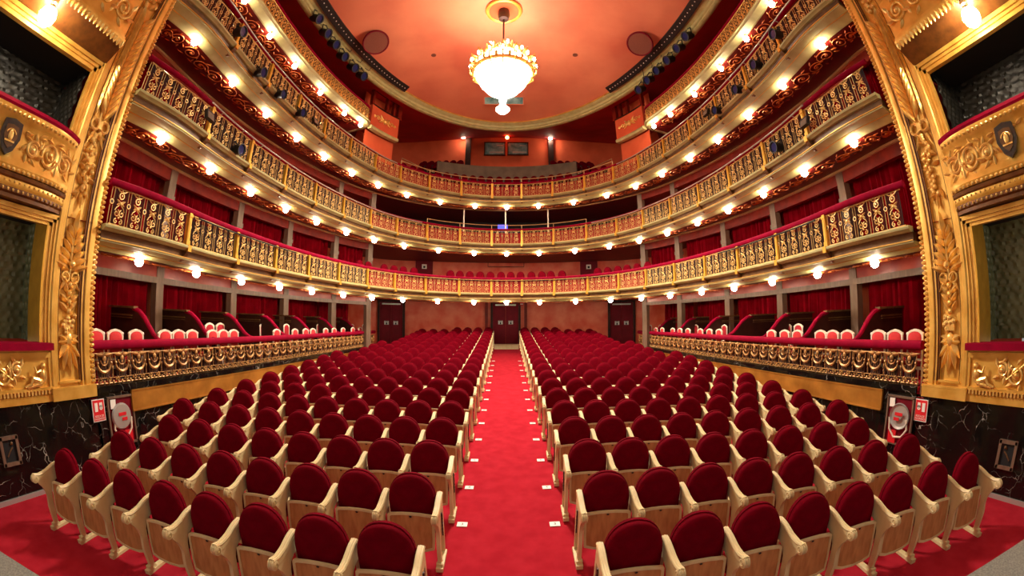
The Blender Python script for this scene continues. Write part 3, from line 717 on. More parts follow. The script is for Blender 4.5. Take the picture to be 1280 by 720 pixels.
for ti, L in enumerate(TIER_L):
    pa = path(1.0, 23.0, 10)
    b = MB()
    b.sweep(pa, [(.37, L+.32), (.545, L+.32), (.56, L+.3), (.55, L+.27), (.5, L+.25), (.48, L+.23), (.37, L+.23)])
    b.sweep(pa, [(.43, L+.1), (.43, L+.075), (.38, L+.065), (.36, L+.05), (.2, L+.03), (.18, L+.015), (.02, L+.0), (.0, L-.012), (-.06, L-.012), (-.08, L+.1)])
    struct(b.build('trim_balcony_edge', M['cream']), 'cream moulded edge of the %s balcony' % TIER_NAME[ti], 'moulding')
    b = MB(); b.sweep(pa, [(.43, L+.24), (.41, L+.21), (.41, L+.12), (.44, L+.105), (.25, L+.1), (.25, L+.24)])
    struct(b.build('trim_balcony_fascia', M['bronze_shade']), 'fascia of the %s balcony, its shade given as brown' % TIER_NAME[ti], 'moulding')
    b = MB(); b.sweep(pa, [(.405, L+.115), (.45, L+.115), (.45, L+.1), (.405, L+.1)]); b.sweep(pa, [(.205, L+.035), (.215, L+.04), (.225, L+.025), (.21, L+.02)]); struct(b.build('trim_gilt_line', M['gold_plain']), 'gilt line along the fascia of the %s balcony' % TIER_NAME[ti], 'moulding')
    for m in MIDS:
        p = P(m, .22); struct(put(CONSOLE, 'trim_bracket', None, (p[0], p[1], L+.235), ang(m)), 'bronze bracket under the %s balcony edge' % TIER_NAME[ti], 'bracket')['group'] = 'brackets under the %s balcony' % TIER_NAME[ti]
    b = MB(); b.mi = 0
    b.sweep(pa, [(-.05, L-.02), (-.3, L-.02), (-.5, L+.01), (-.66, L+.07), (-.74, L+.16)], open_prof=True)
    b.mi = 1
    for t in range(1, 23): relief_scroll(b, t, t+1, L)
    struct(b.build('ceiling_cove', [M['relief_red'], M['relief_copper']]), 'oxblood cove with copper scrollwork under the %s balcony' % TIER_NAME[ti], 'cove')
    n = 160; rows_s, rows_f = [], []
    for i in range(n+1):
        t = .2 + 23.6*i/n; q = cr(OP, t); a = P(t, -.72); f = P(t, .4)
        rows_s.append([(a[0], a[1], L+.16), (q[0], q[1], L+.16)]); rows_f.append([(f[0], f[1], L+.3), (q[0], q[1], L+.3)])
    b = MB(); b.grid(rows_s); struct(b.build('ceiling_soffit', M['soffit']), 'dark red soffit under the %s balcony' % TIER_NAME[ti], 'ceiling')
    b = MB(); b.grid(rows_f); struct(b.build('floor_balcony', M['carpet']), 'floor of the %s balcony' % TIER_NAME[ti], 'floor')
    b = MB(); b.sweep(pa, [(-1.2, L+.17), (-1.2, L+.11), (-1.27, L+.11), (-1.27, L+.17)]); struct(b.build('trim_gold_line', M['brass']), 'thin gold moulding under the %s balcony' % TIER_NAME[ti], 'moulding')
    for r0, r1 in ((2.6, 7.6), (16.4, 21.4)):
        b = MB(); b.sweep(path(r0, r1, 8), [(.3, L+.3), (.3, L+.86), (.26, L+.86), (.26, L+.3)]); struct(b.build('trim_inner_gloom', M['dark_wood']), 'added dark board standing for shade behind the %s balcony balustrade' % TIER_NAME[ti], 'board')  # added board; its dark colour stands in for the dim box interiors
    b = MB(); b.sweep(path(7.7, 16.3, 8), [(.3, L+.3), (.3, L+.86), (.26, L+.86), (.26, L+.3)]); struct(b.build('trim_inner_lining', M['crimson']), 'red lining behind the middle of the %s balcony balustrade' % TIER_NAME[ti], 'board')
    # balustrade
    t = thing('balustrade', 'gilded iron balustrade with crimson handrail around the %s balcony' % TIER_NAME[ti], 'balustrade', (0, 0, L+.32))
    b = MB()
    pts = [P(1.0+22*i/180, DR) for i in range(181)]
    b.tube([(x, y, .65) for x, y in pts], .06 if ti == 0 else .052, 10); b.build('velvet_handrail', M['rail_velvet'], t)
    for m in MIDS:
        p = P(m, DR); put(POST, 'post', t, (p[0], p[1], 0), ang(m))
    ends = [1.05] + MIDS + [22.95]
    for i in range(len(ends)-1):
        a, c = P(ends[i], DR), P(ends[i+1], DR); w = hypot(c[0]-a[0], c[1]-a[1])-.1
        me, w0 = panel_for(w, not 7.3 < (ends[i]+ends[i+1])/2 < 16.7); put(me, 'scrollwork_panel', t, ((a[0]+c[0])/2, (a[1]+c[1])/2, .005), atan2(c[1]-a[1], c[0]-a[0]), (w/w0, 1, .985))
    if ti > 0:       # thin metal guard rail above the crimson rail in the middle
        tt = [9.5 + 5*i/40 for i in range(41)] if ti == 1 else [8.5 + 7*i/56 for i in range(57)]
        b = MB(); b.tube([(*P(q, DR), .86) for q in tt], .016, 6)
        for m in [x for x in MIDS if tt[0] <= x <= tt[-1]]: b.tube([(*P(m, DR), .66), (*P(m, DR), .86)], .014, 6)
        b.build('guard_rail', M['brass'], t)
        rng = ((2.4, 9.3), (14.7, 21.6)) if ti == 1 else ((1.6, 8.3), (15.7, 22.4))
    else: rng = ((2.6, 5.0), (19.0, 21.4), (8.8, 15.2))
    for r0, r1 in rng:
        b = MB(); zz = .55 if ti == 0 else .62
        b.tube([(*P(r0+(r1-r0)*i/40, DR+.1), zz) for i in range(41)], .017, 6)
        k = int((r1-r0)*2)
        for i in range(k):
            m = r0+(r1-r0)*(i+.5)/k; b.tube([(*P(m, DR), zz-.02), (*P(m, DR+.1), zz)], .012, 5)
        b.build('lighting_bar', M['black'] if ti == 0 else M['steel'], t)

# globe lamps under the balconies
def lamp_meshes():
    b = MB(); b.lathe([(0, -.085), (.04, -.078), (.075, -.045), (.088, 0), (.07, .045), (.03, .07), (0, .075)], n=14); gl = b.mesh('globe', M['bulb'])
    b = MB(); b.lathe([(.0, .14), (.035, .14), (.04, .11), (.02, .09), (.045, .07), (.05, .055), (.03, .05)], n=12); return gl, b.mesh('lamp_holder', M['brass'])
GL, HO = lamp_meshes()
def globe_lamp(loc, label, group, s=1.0):
    t = thing('globe_lamp', label, 'lamp', loc, 0, group); t.scale = (s, s, s); put(HO, 'lamp_holder', t); put(GL, 'globe', t)
for ti, L in enumerate(TIER_L):
    for i, m in enumerate(TS):
        p = P(m, .02)
        if i == 10: w = 'middle lamp'
        else: w = '%s lamp from the %s arch' % (ORD[i+1] if i < 10 else ORD[21-i], 'left' if i < 10 else 'right')
        globe_lamp((p[0], p[1], L-.075), 'lit globe lamp under the %s balcony edge, %s' % (TIER_NAME[ti], w), 'globe lamps under the %s balcony' % TIER_NAME[ti])

# balcony seats (tops show over the rails)
def bal_seat_meshes():
    b = MB(); o = outline(.235, .3, .66, .9, 12); n = len(o)
    vs = [(x, .04, z) for x, z in o] + [(x, -.04, z) for x, z in o] + [(x*.8, -.075, .6+(z-.6)*.8) for x, z in o]
    b.add(vs, [tuple(range(n-1, -1, -1)), tuple(range(2*n, 3*n))] + [(k*n+i, k*n+(i+1) % n, (k+1)*n+(i+1) % n, (k+1)*n+i) for k in (0, 1) for i in range(n)]); bk = b.mesh('backrest', M['velvet'])
    b = MB(); b.box((0, -.26, .4), (.46, .42, .11)); b.ball((0, -.26, .44), .22, 12, 6, (1, .95, .25)); st = b.mesh('seat', M['velvet'])
    b = MB(); b.box((0, -.2, .29), (.04, .4, .58)); sd = b.mesh('side_frame', M['dark_wood'], False); return bk, st, sd
BS = bal_seat_meshes()
def bal_seat(loc, rz, label, group):
    t = thing('balcony_seat', label, 'seat', loc, rz, group); t.scale = (.8, .85, 1); put(BS[0], 'backrest', t); put(BS[1], 'seat', t); [put(BS[2], 'side_frame', t, (sx*.225, 0, 0)) for sx in (-1, 1)]
U1 = [449, 460, 480, 492.5, 504, 517.5, 563, 575, 587.5, 600, 613, 626, 638, 651, 664.5, 677, 689, 702, 747.5, 759.5, 772.5, 784, 797, 810]
for i, u in enumerate(U1):
    d = ray(u, 338); az_ = atan2(d[0], d[1]); best = min((abs(atan2(P(6+12*k/600, -.75)[0]-CX, P(6+12*k/600, -.75)[1])-az_), 6+12*k/600) for k in range(601))[1]
    p = P(best, -.75)
    bal_seat((p[0], p[1], TIER_L[0]+.54), ang(best), 'crimson seat top above the lowest balcony rail, %s from the left end' % ORD[i+1], 'seats on the lowest balcony')
U3 = [460, 471, 481.5, 503, 515, 525.6, 547, 558, 569, 580, 591, 602, 613, 624, 635, 646, 656, 667, 678, 689, 700, 711, 733, 744, 755]
for i, u in enumerate(U3):
    d = ray(u, 222); az_ = atan2(d[0], d[1]); best = min((abs(atan2(P(6+12*k/600, -1.2)[0]-CX, P(6+12*k/600, -1.2)[1])-az_), 6+12*k/600) for k in range(601))[1]
    p = P(best, -1.2)
    bal_seat((p[0], p[1], TIER_L[2]+1.04), ang(best), 'crimson seat in the front row of the upper balcony, %s from the left end' % ORD[i+1], 'front row seats of the upper balcony')
b = MB(); pa = path(7, 17, 8); b.sweep(pa, [(-.6, TIER_L[2]+.3), (-.6, TIER_L[2]+1.04), (-2.0, TIER_L[2]+1.04), (-2.0, TIER_L[2]+.3)]); struct(b.build('floor_step', M['carpet']), 'stepped floor under the upper balcony seats', 'floor')
b = MB(); pa = path(10.25, 13.75, 10); b.sweep(pa, [(-1.95, 8.6), (-1.95, 10.62), (-2.08, 10.62), (-2.08, 8.6)]); struct(b.build('wall_terrace', M['grey_concrete']), 'grey parapet of the upper terrace', 'wall')
U4 = [585, 596, 607, 617, 627, 638, 649, 659, 669, 680]
for i, u in enumerate(U4):
    d = ray(u, 208); k = 20.4/d[1]
    bal_seat((CX+d[0]*k, 20.4, 9.92), 0, 'crimson seat behind the grey terrace parapet, %s from the left' % ORD[i+1], 'seats behind the terrace parapet')
for sg, nm in ((-1, 'left'), (1, 'right')):
    for r in range(2):
        for i in range(6):
            bal_seat((sg*(2.62 + .42*i), 20.3+.55*r, 10.35+.3*r), 0, 'dark red seat at %s terrace end, %s row, %s from the middle' % (nm, ['front', 'rear'][r], ORD[i+1]), 'seats at the ends of the terrace')
b = MB(); b.box((0, 21.1, 9.4), (13.0, 1.9, 1.0)); b.box((-3.5, 21.1, 9.9), (2.9, 1.7, .86)); b.box((3.5, 21.1, 9.9), (2.9, 1.7, .86)); struct(b.build('floor_terrace', M['carpet'], smooth=False), 'terrace floor at the back of the upper balcony', 'floor')

# lowest balcony, middle: doors and a framed panel on the marbled wall
for sg, nm, n in ((-1, 'left', 4), (1, 'right', 5)):
    p = cr(OP, 10.03 if sg < 0 else 13.97); tt = 10.03 if sg < 0 else 13.97; nn = tn(OP, tt)
    t = thing('door_%d' % n, 'narrow burgundy door behind the lowest balcony, %s of the middle' % nm, 'door', (p[0]+nn[0]*.1, p[1]+nn[1]*.1, 3.7), atan2(nn[0], -nn[1])); struct(t)
    b = MB(); b.box((0, 0, 1.2), (.95, .08, 2.4)); b.build('door_leaf', M['door'], t, smooth=False)
    b = MB(); b.box((0, -.06, 1.72), (.26, .03, .24)); lo = b.build('notice', M['sign_white'], t, smooth=False)
    b = MB(); b.box((0, -.08, 1.7), (.12, .01, .12)); b.build('pictogram', M['ink'], lo, smooth=False)
b = MB()
for z in (5.5, 5.92): b.box((-.03, 21.74, z), (2.0, .04, .025))
for x in (-1.03, .97): b.box((x, 21.74, 5.71), (.025, .04, .42))
struct(b.build('trim_wall_panel', M['dark_wood'], smooth=False), 'thin dark rectangular frame on the wall above the lowest balcony', 'trim')
# middle balcony: dark recess with slim posts and the control desk
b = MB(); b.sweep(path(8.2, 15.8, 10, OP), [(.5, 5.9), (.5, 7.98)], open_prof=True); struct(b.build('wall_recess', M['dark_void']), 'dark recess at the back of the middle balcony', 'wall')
for i, (u, w) in enumerate(((580, 'left'), (632, 'middle'), (685, 'right'))):
    d = ray(u, 270); k = 18.6/d[1]; b = MB(); b.tube([(CX+d[0]*k, 18.6, 5.9), (CX+d[0]*k, 18.6, 8.0)], .035, 8)
    struct(b.build('column', M['white']), 'slim pale %s column in the dark recess of the middle balcony' % w, 'column')
t = thing('control_desk', 'sound control desk with a blue lit screen in the dark middle balcony recess', 'desk', (-.3, 19.3, 5.91))
b = MB(); b.box((0, 0, .45), (2.0, .6, .9)); b.box((0, .1, .95), (1.9, .5, .1)); b.build('console', M['black'], t, smooth=False)
b = MB(); b.box((.1, .1, 1.25), (.5, .04, .34)); b.build('screen', M['blue_lamp'], t, smooth=False)

# ------------------------------------------------------------------ side galleries under the ceiling
L4 = 9.96; D4 = .18
G0 = 1.6; G1 = t_at_az(-23.4, 0)
for sg, nm in ((-1, 'left'), (1, 'right')):
    raw = [P(G0+(G1-G0)*i/70, 0) for i in range(71)]
    p = Vector(raw[-1]); dr = (Vector(raw[-1])-Vector(raw[-3])).normalized(); out = Vector((-dr.y, dr.x))
    if out.x > 0: out = -out
    for k in range(1, 9):
        a = k*pi/2/8*1.1; raw.append(tuple(p + dr*(.42*sin(a)) + out*(.42*(1-cos(a)))))
    raw.append(tuple(Vector(raw[-1]) + out*.9))
    if sg > 0: raw = [(-x, y) for x, y in raw]
    pa = []
    for i, q in enumerate(raw):
        a, c = raw[max(i-1, 0)], raw[min(i+1, len(raw)-1)]; dx, dy = c[0]-a[0], c[1]-a[1]; l = hypot(dx, dy) or 1
        pa.append((q, (dy/l, -dx/l) if sg < 0 else (-dy/l, dx/l)))
    t = thing('side_gallery', 'gold lattice front with cream mouldings of the %s side gallery under the ceiling' % nm, 'gallery', (0, 0, 0))
    b = MB(); b.sweep(pa, [(-.12, L4+.2), (-.12, L4+.02), (0, L4), (.05, L4+.03), (.2, L4+.06), (.22, L4+.1), (.27, L4+.12), (.27, L4+.15), (.22, L4+.17)]); b.build('cornice', M['cream'], t)
    b = MB(); b.sweep(pa, [(.2, L4+.175), (.24, L4+.175), (.24, L4+.2), (.2, L4+.2)]); b.build('gilt_line', M['gold_plain'], t)
    b = MB(); b.tube([(q[0]+n[0]*.18, q[1]+n[1]*.18, L4+.75) for q, n in pa], .045, 8); b.build('velvet_handrail', M['rail_velvet'], t)
    b = MB(); b.sweep(pa, [(.13, L4+.18), (.13, L4+.72), (.1, L4+.72), (.1, L4+.18)]); b.build('backing', M['dark_iron'], t)
    step = 4
    for i in range(0, len(pa)-step, step):
        a = (pa[i][0][0]+pa[i][1][0]*.18, pa[i][0][1]+pa[i][1][1]*.18); c = (pa[i+step][0][0]+pa[i+step][1][0]*.18, pa[i+step][0][1]+pa[i+step][1][1]*.18)
        w = hypot(c[0]-a[0], c[1]-a[1]);
        if w < .2: continue
        key = ('lat', max(2, round(w/.25)));
        if key not in PANELS: PANELS[key] = (lattice_panel(w, key[1], .5), w)
        me, w0 = PANELS[key]; dx, dy = c[0]-a[0], c[1]-a[1]
        if sg < 0: rz = atan2(dy, dx)
        else: rz = atan2(-dy, -dx)
        put(me, 'lattice_panel', t, ((a[0]+c[0])/2, (a[1]+c[1])/2, L4+.2), rz, (w/w0, 1, 1))
    # red coved soffit and floor behind the front
    b = MB(); b.mi = 0; b.sweep(pa, [(-.05, L4-.0), (-.35, L4-.01), (-.55, L4+.04), (-.7, L4+.2)], open_prof=True); b.mi = 1
    for k in range(2, int(G1)+0):
        if sg < 0: relief_scroll(b, k, k+1, L4)
        else: relief_scroll(b, 24-k-1, 24-k, L4)
    if sg < 0: relief_scroll(b, G1-1.0, G1-.1, L4)
    else: relief_scroll(b, 24-G1+.1, 24-G1+1.0, L4)
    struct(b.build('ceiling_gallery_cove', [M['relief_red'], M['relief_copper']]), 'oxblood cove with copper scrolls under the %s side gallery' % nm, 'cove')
    rows = []
    for i in range(60):
        tt = G0 + (G1+.35-G0)*i/59; tt = tt if sg < 0 else 24-tt; q = cr(OP, tt); a = P(tt, -.6); rows.append([(a[0], a[1], L4+.19), (q[0], q[1], L4+.19)])
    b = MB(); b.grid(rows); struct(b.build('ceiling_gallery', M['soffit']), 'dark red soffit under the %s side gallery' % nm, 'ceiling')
    for i, az_ in enumerate((-48.5, -41.9, -36.1, -30.8, -26.3, -23.4)):
        tt = t_at_az(az_, .02, sg > 0); p = P(tt, .02); globe_lamp((p[0], p[1], L4-.145), 'lit globe lamp under the %s side gallery, %s from the arch' % (nm, ORD[i+1]), 'globe lamps under the side galleries')
    # end wall of the gallery with gold ornament and an opening
    e0, e1 = G1+.36, t_at_az(-17.3, 0)
    if sg > 0: e0, e1 = 24-e1, 24-e0
    ep = path(e0, e1, 14)
    t = thing('gallery_end_box', 'orange panelled end of the %s side gallery with a gold ornament and dark opening' % nm, 'box', (0, 0, 0))
    b = MB(); b.sweep(ep, [(.0, 10.1), (.0, 11.12), (-.12, 11.12), (-.12, 10.1)]); b.build('parapet', M['upper_wall'], t)
    b = MB(); b.sweep(ep, [(.06, 9.98), (.1, 10.06), (.06, 10.13), (-.12, 10.13), (-.12, 9.98)]); b.build('cornice', M['cream'], t)
    b = MB(); b.sweep(ep, [(.02, 11.1), (.02, 11.16), (-.14, 11.16), (-.14, 11.1)]); b.tube([(q[0], q[1], 11.8) for q, n in ep], .02, 6); b.build('sill_rail', M['dark_wood'], t)
    for f in (.0, .55, .8, 1.0):
        tt = e0+(e1-e0)*f if sg < 0 else e1-(e1-e0)*f; p = P(tt, -.06); b = MB(); b.box((0, 0, 0), (.2 if f == 1.0 else .12, .16, 1.0)); b.build('post', M['beam_wood'], t, smooth=False, loc=(p[0], p[1], 11.6), rz=ang(tt))
    b = MB(); b.sweep(ep, [(-.5, 11.0), (-.5, 12.3)], open_prof=True); b.build('rear_wall', M['upper_wall'], t)
    tt = e0+(e1-e0)*.5; p = P(tt, .03); n = Vector((*tn(LP, tt), 0)); u = Vector((-n.y, n.x, 0)); c = Vector((p[0], p[1], 10.62)); b = MB()
    for sx in (-1, 1):
        for q, r in ((.18, .12), (.42, .11), (.62, .07)): b.tube(spiral(c+u*(sx*q)+Vector((0, 0, .02)), r, 1.4, u*sx, (0, 0, 1), 1, 0, 16), .022, 5)
        for a in (.2, .9, -.5): b.leaf(c+u*(sx*.1), u*(sx*cos(a))+Vector((0, 0, sin(a))), n, .3, .1)
    b.ball(c, .1, 8, 6, (1, 1, 1.3)); b.build('gold_ornament', M['gold_relief'], t)
    ew = path(e0, e1, 10); b = MB(); b.sweep(ew, [(-.25, 8.1), (-.25, 10.0)], open_prof=True); struct(b.build('wall_gallery_end_%s' % nm, M['upper_wall']), 'orange wall below the %s gallery end' % nm, 'wall')

# ------------------------------------------------------------------ ceiling, ring, chandelier
RA, RB, RCY, RZ0 = 6.03, 9.78, 7.32, 11.47
def ring_path(a0, a1, n, sc=0.0):
    out = []
    for i in range(n+1):
        a = a0+(a1-a0)*i/n; x, y = RA*cos(a), RCY+RB*sin(a); nx, ny = cos(a)/RA, sin(a)/RB; l = hypot(nx, ny); out.append(((x, y), (-nx/l, -ny/l)))
    return out
rp = ring_path(0, 2*pi, 120)[:-1]
b = MB(); b.sweep(rp, [(-.15, RZ0+.25), (-.15, RZ0+.03), (-.1, RZ0), (0, RZ0), (.04, RZ0+.02), (.04, RZ0+.06), (.01, RZ0+.07), (.01, RZ0+.1), (.07, RZ0+.12), (.09, RZ0+.2), (.06, RZ0+.21), (.06, RZ0+.23), (.16, RZ0+.26), (.24, RZ0+.31), (.26, RZ0+.36), (-.15, RZ0+.36)], closed=True); struct(b.build('trim_ceiling_ring', M['cream']), 'oval cream cornice around the ceiling', 'cornice')
b = MB(); b.sweep(rp, [(.25, RZ0+.3), (.29, RZ0+.3), (.29, RZ0+.35), (.25, RZ0+.35)], closed=True); struct(b.build('trim_ceiling_gilt', M['gold_plain']), 'gilt line inside the oval ceiling cornice', 'moulding')
b = MB(); rows = []
for i in range(25):
    r = i/24.0; rows.append([((RA-.2)*r*cos(a), RCY+(RB-.2)*r*sin(a), 12.4-.6*r*r) for a in [2*pi*k/96 for k in range(97)]])
b.grid(rows); struct(b.build('ceiling', M['ceiling']), 'salmon pink oval ceiling', 'ceiling')
# soffit from the ring out to the walls
b = MB(); rows = []
for i in range(161):
    a = -.35 + (pi+.7)*i/160; x, y = (RA+.1)*cos(a), RCY+(RB+.1)*sin(a)
    k = .5+.5*sin(a) if y > 4 else .3; zo = 12.25 + 1.4*max(0, sin(a))**4
    best = min(range(0, 241), key=lambda q: abs(atan2(cr(OP, q/10)[1]-RCY, cr(OP, q/10)[0]) - a) if abs(a) < 3.0 else 9)
    R = 30.0; dx, dy = cos(a), sin(a)
    # outwards along the radius to a generous rounded rectangle
    s = min((8.5-abs(x))/abs(dx) if abs(dx) > .01 else 99, (22.3-y)/dy if dy > .01 else 99); rows.append([(x, y, RZ0+.2), (x+dx*s*.5, y+dy*s*.5, (RZ0+.2+zo)/2+.1), (x+dx*s, y+dy*s, zo)])
b.grid(rows); struct(b.build('ceiling_outer', M['dark_wall']), 'dark ceiling between the oval cornice and the walls', 'ceiling')
# chandelier
CHX, CHY = -.14, 9.8
t = thing('chandelier', 'large lit crystal chandelier hanging from the salmon ceiling', 'chandelier', (CHX, CHY, 0))
b = MB(); b.lathe([(.0, 12.36), (.56, 12.36), (.6, 12.32), (.56, 12.27), (.5, 12.3), (.45, 12.33), (0, 12.34)], n=36); b.build('ceiling_rose', M['upper_wall'], t)
b = MB(); b.lathe([(.48, 12.29), (.53, 12.25), (.58, 12.27), (.6, 12.32)], n=36); b.build('rose_rim', M['gold_plain'], t)
b = MB(); b.lathe([(.0, 12.34), (.17, 12.34), (.19, 12.1), (.16, 11.92), (0, 11.9)], n=16); b.build('winch_housing', M['dark_iron'], t)
b = MB(); b.tube([(0, 0, 11.95), (0, 0, 10.5)], .028, 8); b.build('rod', M['dark_iron'], t)
b = MB(); b.lathe([(.12, 10.5), (.35, 10.3), (.62, 10.16), (.78, 9.96), (.84, 9.72), (.8, 9.5), (.66, 9.22), (.46, 8.98), (.26, 8.84), (.12, 8.74), (.1, 8.6), (.08, 8.52)], n=32); b.build('crystal_bowl', M['crystal'], t)
b = MB(); b.lathe([(.08, 8.54), (.1, 8.42), (.19, 8.35), (.2, 8.31), (.12, 8.22), (.03, 8.18), (0, 8.17)], n=20); b.build('finial', M['crystal'], t)
b = MB()
for k in range(16):
    a = 2*pi*k/16; u = (cos(a), sin(a), 0)
    b.tube([Vector(u)*.55+Vector((0, 0, 9.6)), Vector(u)*.8+Vector((0, 0, 9.45)), Vector(u)*.98+Vector((0, 0, 9.6)), Vector(u)*.98+Vector((0, 0, 9.8))], .022, 6)
    b.tube(spiral(Vector(u)*.88+Vector((0, 0, 9.95)), .12, 1.3, u, (0, 0, 1), 1, 0, 14), .018, 5)
    for z, r in ((9.7, .95), (10.05, .82), (10.3, .6)): b.ball(Vector((cos(a+.2), sin(a+.2), 0))*r+Vector((0, 0, z)), .055, 6, 4, (1, 1, 1.5))
    b.leaf(Vector(u)*.86+Vector((0, 0, 9.8)), (cos(a)*.4, sin(a)*.4, 1), u, .35, .14); b.leaf(Vector(u)*.6+Vector((0, 0, 10.15)), (cos(a)*.3, sin(a)*.3, 1), u, .3, .12)
b.lathe([(.86, 9.7), (.92, 9.66), (.92, 9.58), (.86, 9.56)], n=32); b.lathe([(.6, 10.2), (.66, 10.16), (.64, 10.1)], n=32); b.build('gilt_branches', M['gold_relief'], t)
b = MB(); b.lathe([(0, .09), (.028, .06), (.035, 0), (.02, -.05), (0, -.05)], n=8); cme = b.mesh('candle_bulb', M['candle'])
for k in range(16):
    a = 2*pi*k/16; put(cme, 'candle_bulb', t, (.98*cos(a), .98*sin(a), 9.88))
    if k % 2 == 0: put(cme, 'candle_bulb', t, (.66*cos(a+.2), .66*sin(a+.2), 10.36))

def dome_z(x, y): return 12.4-.6*((x/(RA-.2))**2 + ((y-RCY)/(RB-.2))**2)
for sg, nm in ((-1, 'left'), (1, 'right')):
    x, y = sg*4.5, 10.35; z = dome_z(x, y)
    t = thing('ceiling_loudspeaker', 'round brown loudspeaker disc on the %s side of the salmon ceiling' % nm, 'loudspeaker', (x, y, z-.26)); t.rotation_euler = (radians(-26), sg*radians(22), 0)
    b = MB(); b.lathe([(.44, .12), (.47, -.02), (.44, -.05), (.41, -.03)], n=36); b.build('rim', M['door'], t)
    b = MB(); b.lathe([(0, -.03), (.42, -.03), (.42, .02)], n=36); b.build('grille', M['disc'], t)
b = MB()
for cx, cy in ((-2.6, 8.9), (2.3, 8.9), (-2.75, 11.9), (2.5, 11.9)):
    b.X = Matrix.Translation((cx, cy, dome_z(cx, cy)-.02)); b.lathe([(0, 0), (.09, 0), (.1, .03)], n=12)
b.X = None
struct(b.build('trim_ceiling_vents', M['disc']), 'small round vents in the salmon ceiling', 'vent')
t = thing('projector_window', 'dark rectangular opening in the ceiling behind the chandelier', 'opening', (-.15, 15.0, dome_z(0, 15)-.12)); t.rotation_euler = (radians(-58), 0, 0)
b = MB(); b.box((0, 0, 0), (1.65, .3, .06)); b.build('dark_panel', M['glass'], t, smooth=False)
b = MB()
for z in (-.17, .17): b.box((0, z, 0), (1.75, .03, .1))
for x in (-.86, .86): b.box((x, 0, 0), (.03, .36, .1))
b.build('frame', M['ceiling'], t, smooth=False)

# black light track with white bulbs and spotlights along the ring
def ring_a(y): return math.asin((y-RCY)/RB)
for sg, nm in ((-1, 'left'), (1, 'right')):
    a0, a1 = ring_a(3.0), ring_a(13.85)
    rp2 = ring_path(a0, a1, 60)
    if sg < 0: rp2 = [((-p[0], p[1]), (-n[0], n[1])) for p, n in rp2]
    t = thing('light_track', 'curved black light track with small white bulbs on the %s of the ceiling cornice' % nm, 'light track', (0, 0, 0))
    b = MB(); b.sweep(rp2, [(.3, RZ0+.22), (.56, RZ0+.36), (.56, RZ0+.46), (.3, RZ0+.4)]); b.build('track', M['black'], t, smooth=False)
    b = MB(); b.ball((0, 0, 0), .022, 6, 4); bme = b.mesh('bulb', M['sign_white'])
    for p, n in rp2[1:-1]: put(bme, 'bulb', t, (p[0]+n[0]*.45, p[1]+n[1]*.45, RZ0+.285))
    us = [(391, 24), (402.5, 42), (413, 56), (424, 71), (437, 85), (448.5, 95.5)] if sg < 0 else [(864, 45), (853, 60), (840, 75), (827, 88), (815, 100), (804, 112)]
    for i, (uu, vv) in enumerate(us):
        d = ray(uu, vv); az_ = atan2(d[0], d[1]); best = min((abs(atan2(RA*cos(a)*1.0-CX, RCY+RB*sin(a))-az_), a) for a in [pi*k/2000 for k in range(2001)])[1]
        x, y = RA*cos(best), RCY+RB*sin(best)
        hz = CZ + d[2]/hypot(d[0], d[1])*hypot(x, y); nx, ny = -cos(best)/RA, -sin(best)/RB; l = hypot(nx, ny); nx, ny = nx/l, ny/l
        t2 = thing('spotlight', 'black spotlight clamped to the %s ceiling cornice, %s from the top of the picture' % (nm, ORD[i+1]), 'spotlight', (x+nx*.1, y+ny*.1, hz), atan2(nx, -ny), 'spotlights on the ceiling cornice'); t2.scale = (1.35, 1.35, 1.35)
        b = MB(); b.X = Matrix.Rotation(radians(120), 4, 'X'); b.lathe([(0, -.16), (.07, -.16), (.1, -.1), (.1, .08), (.13, .12), (.13, .16), (.1, .16), (.1, .12)], n=14); b.build('lamp_housing', M['black'], t2)
        b = MB(); b.X = Matrix.Rotation(radians(120), 4, 'X'); b.lathe([(0, .13), (.1, .13)], n=14); b.build('lens', M['lens'], t2)
        b = MB(); b.tube([(-.14, 0, 0), (-.14, 0, .16), (0, 0, .22), (.14, 0, .16), (.14, 0, 0)], .014, 5); b.tube([(0, 0, .22), (0, .1, .4)], .016, 5); b.build('yoke', M['black'], t2)
        b = MB(); b.tube([(.05, .05, .36), (.25, -.05, .3), (.3, -.1, .5)], .01, 5); b.build('cable', M['black'], t2)

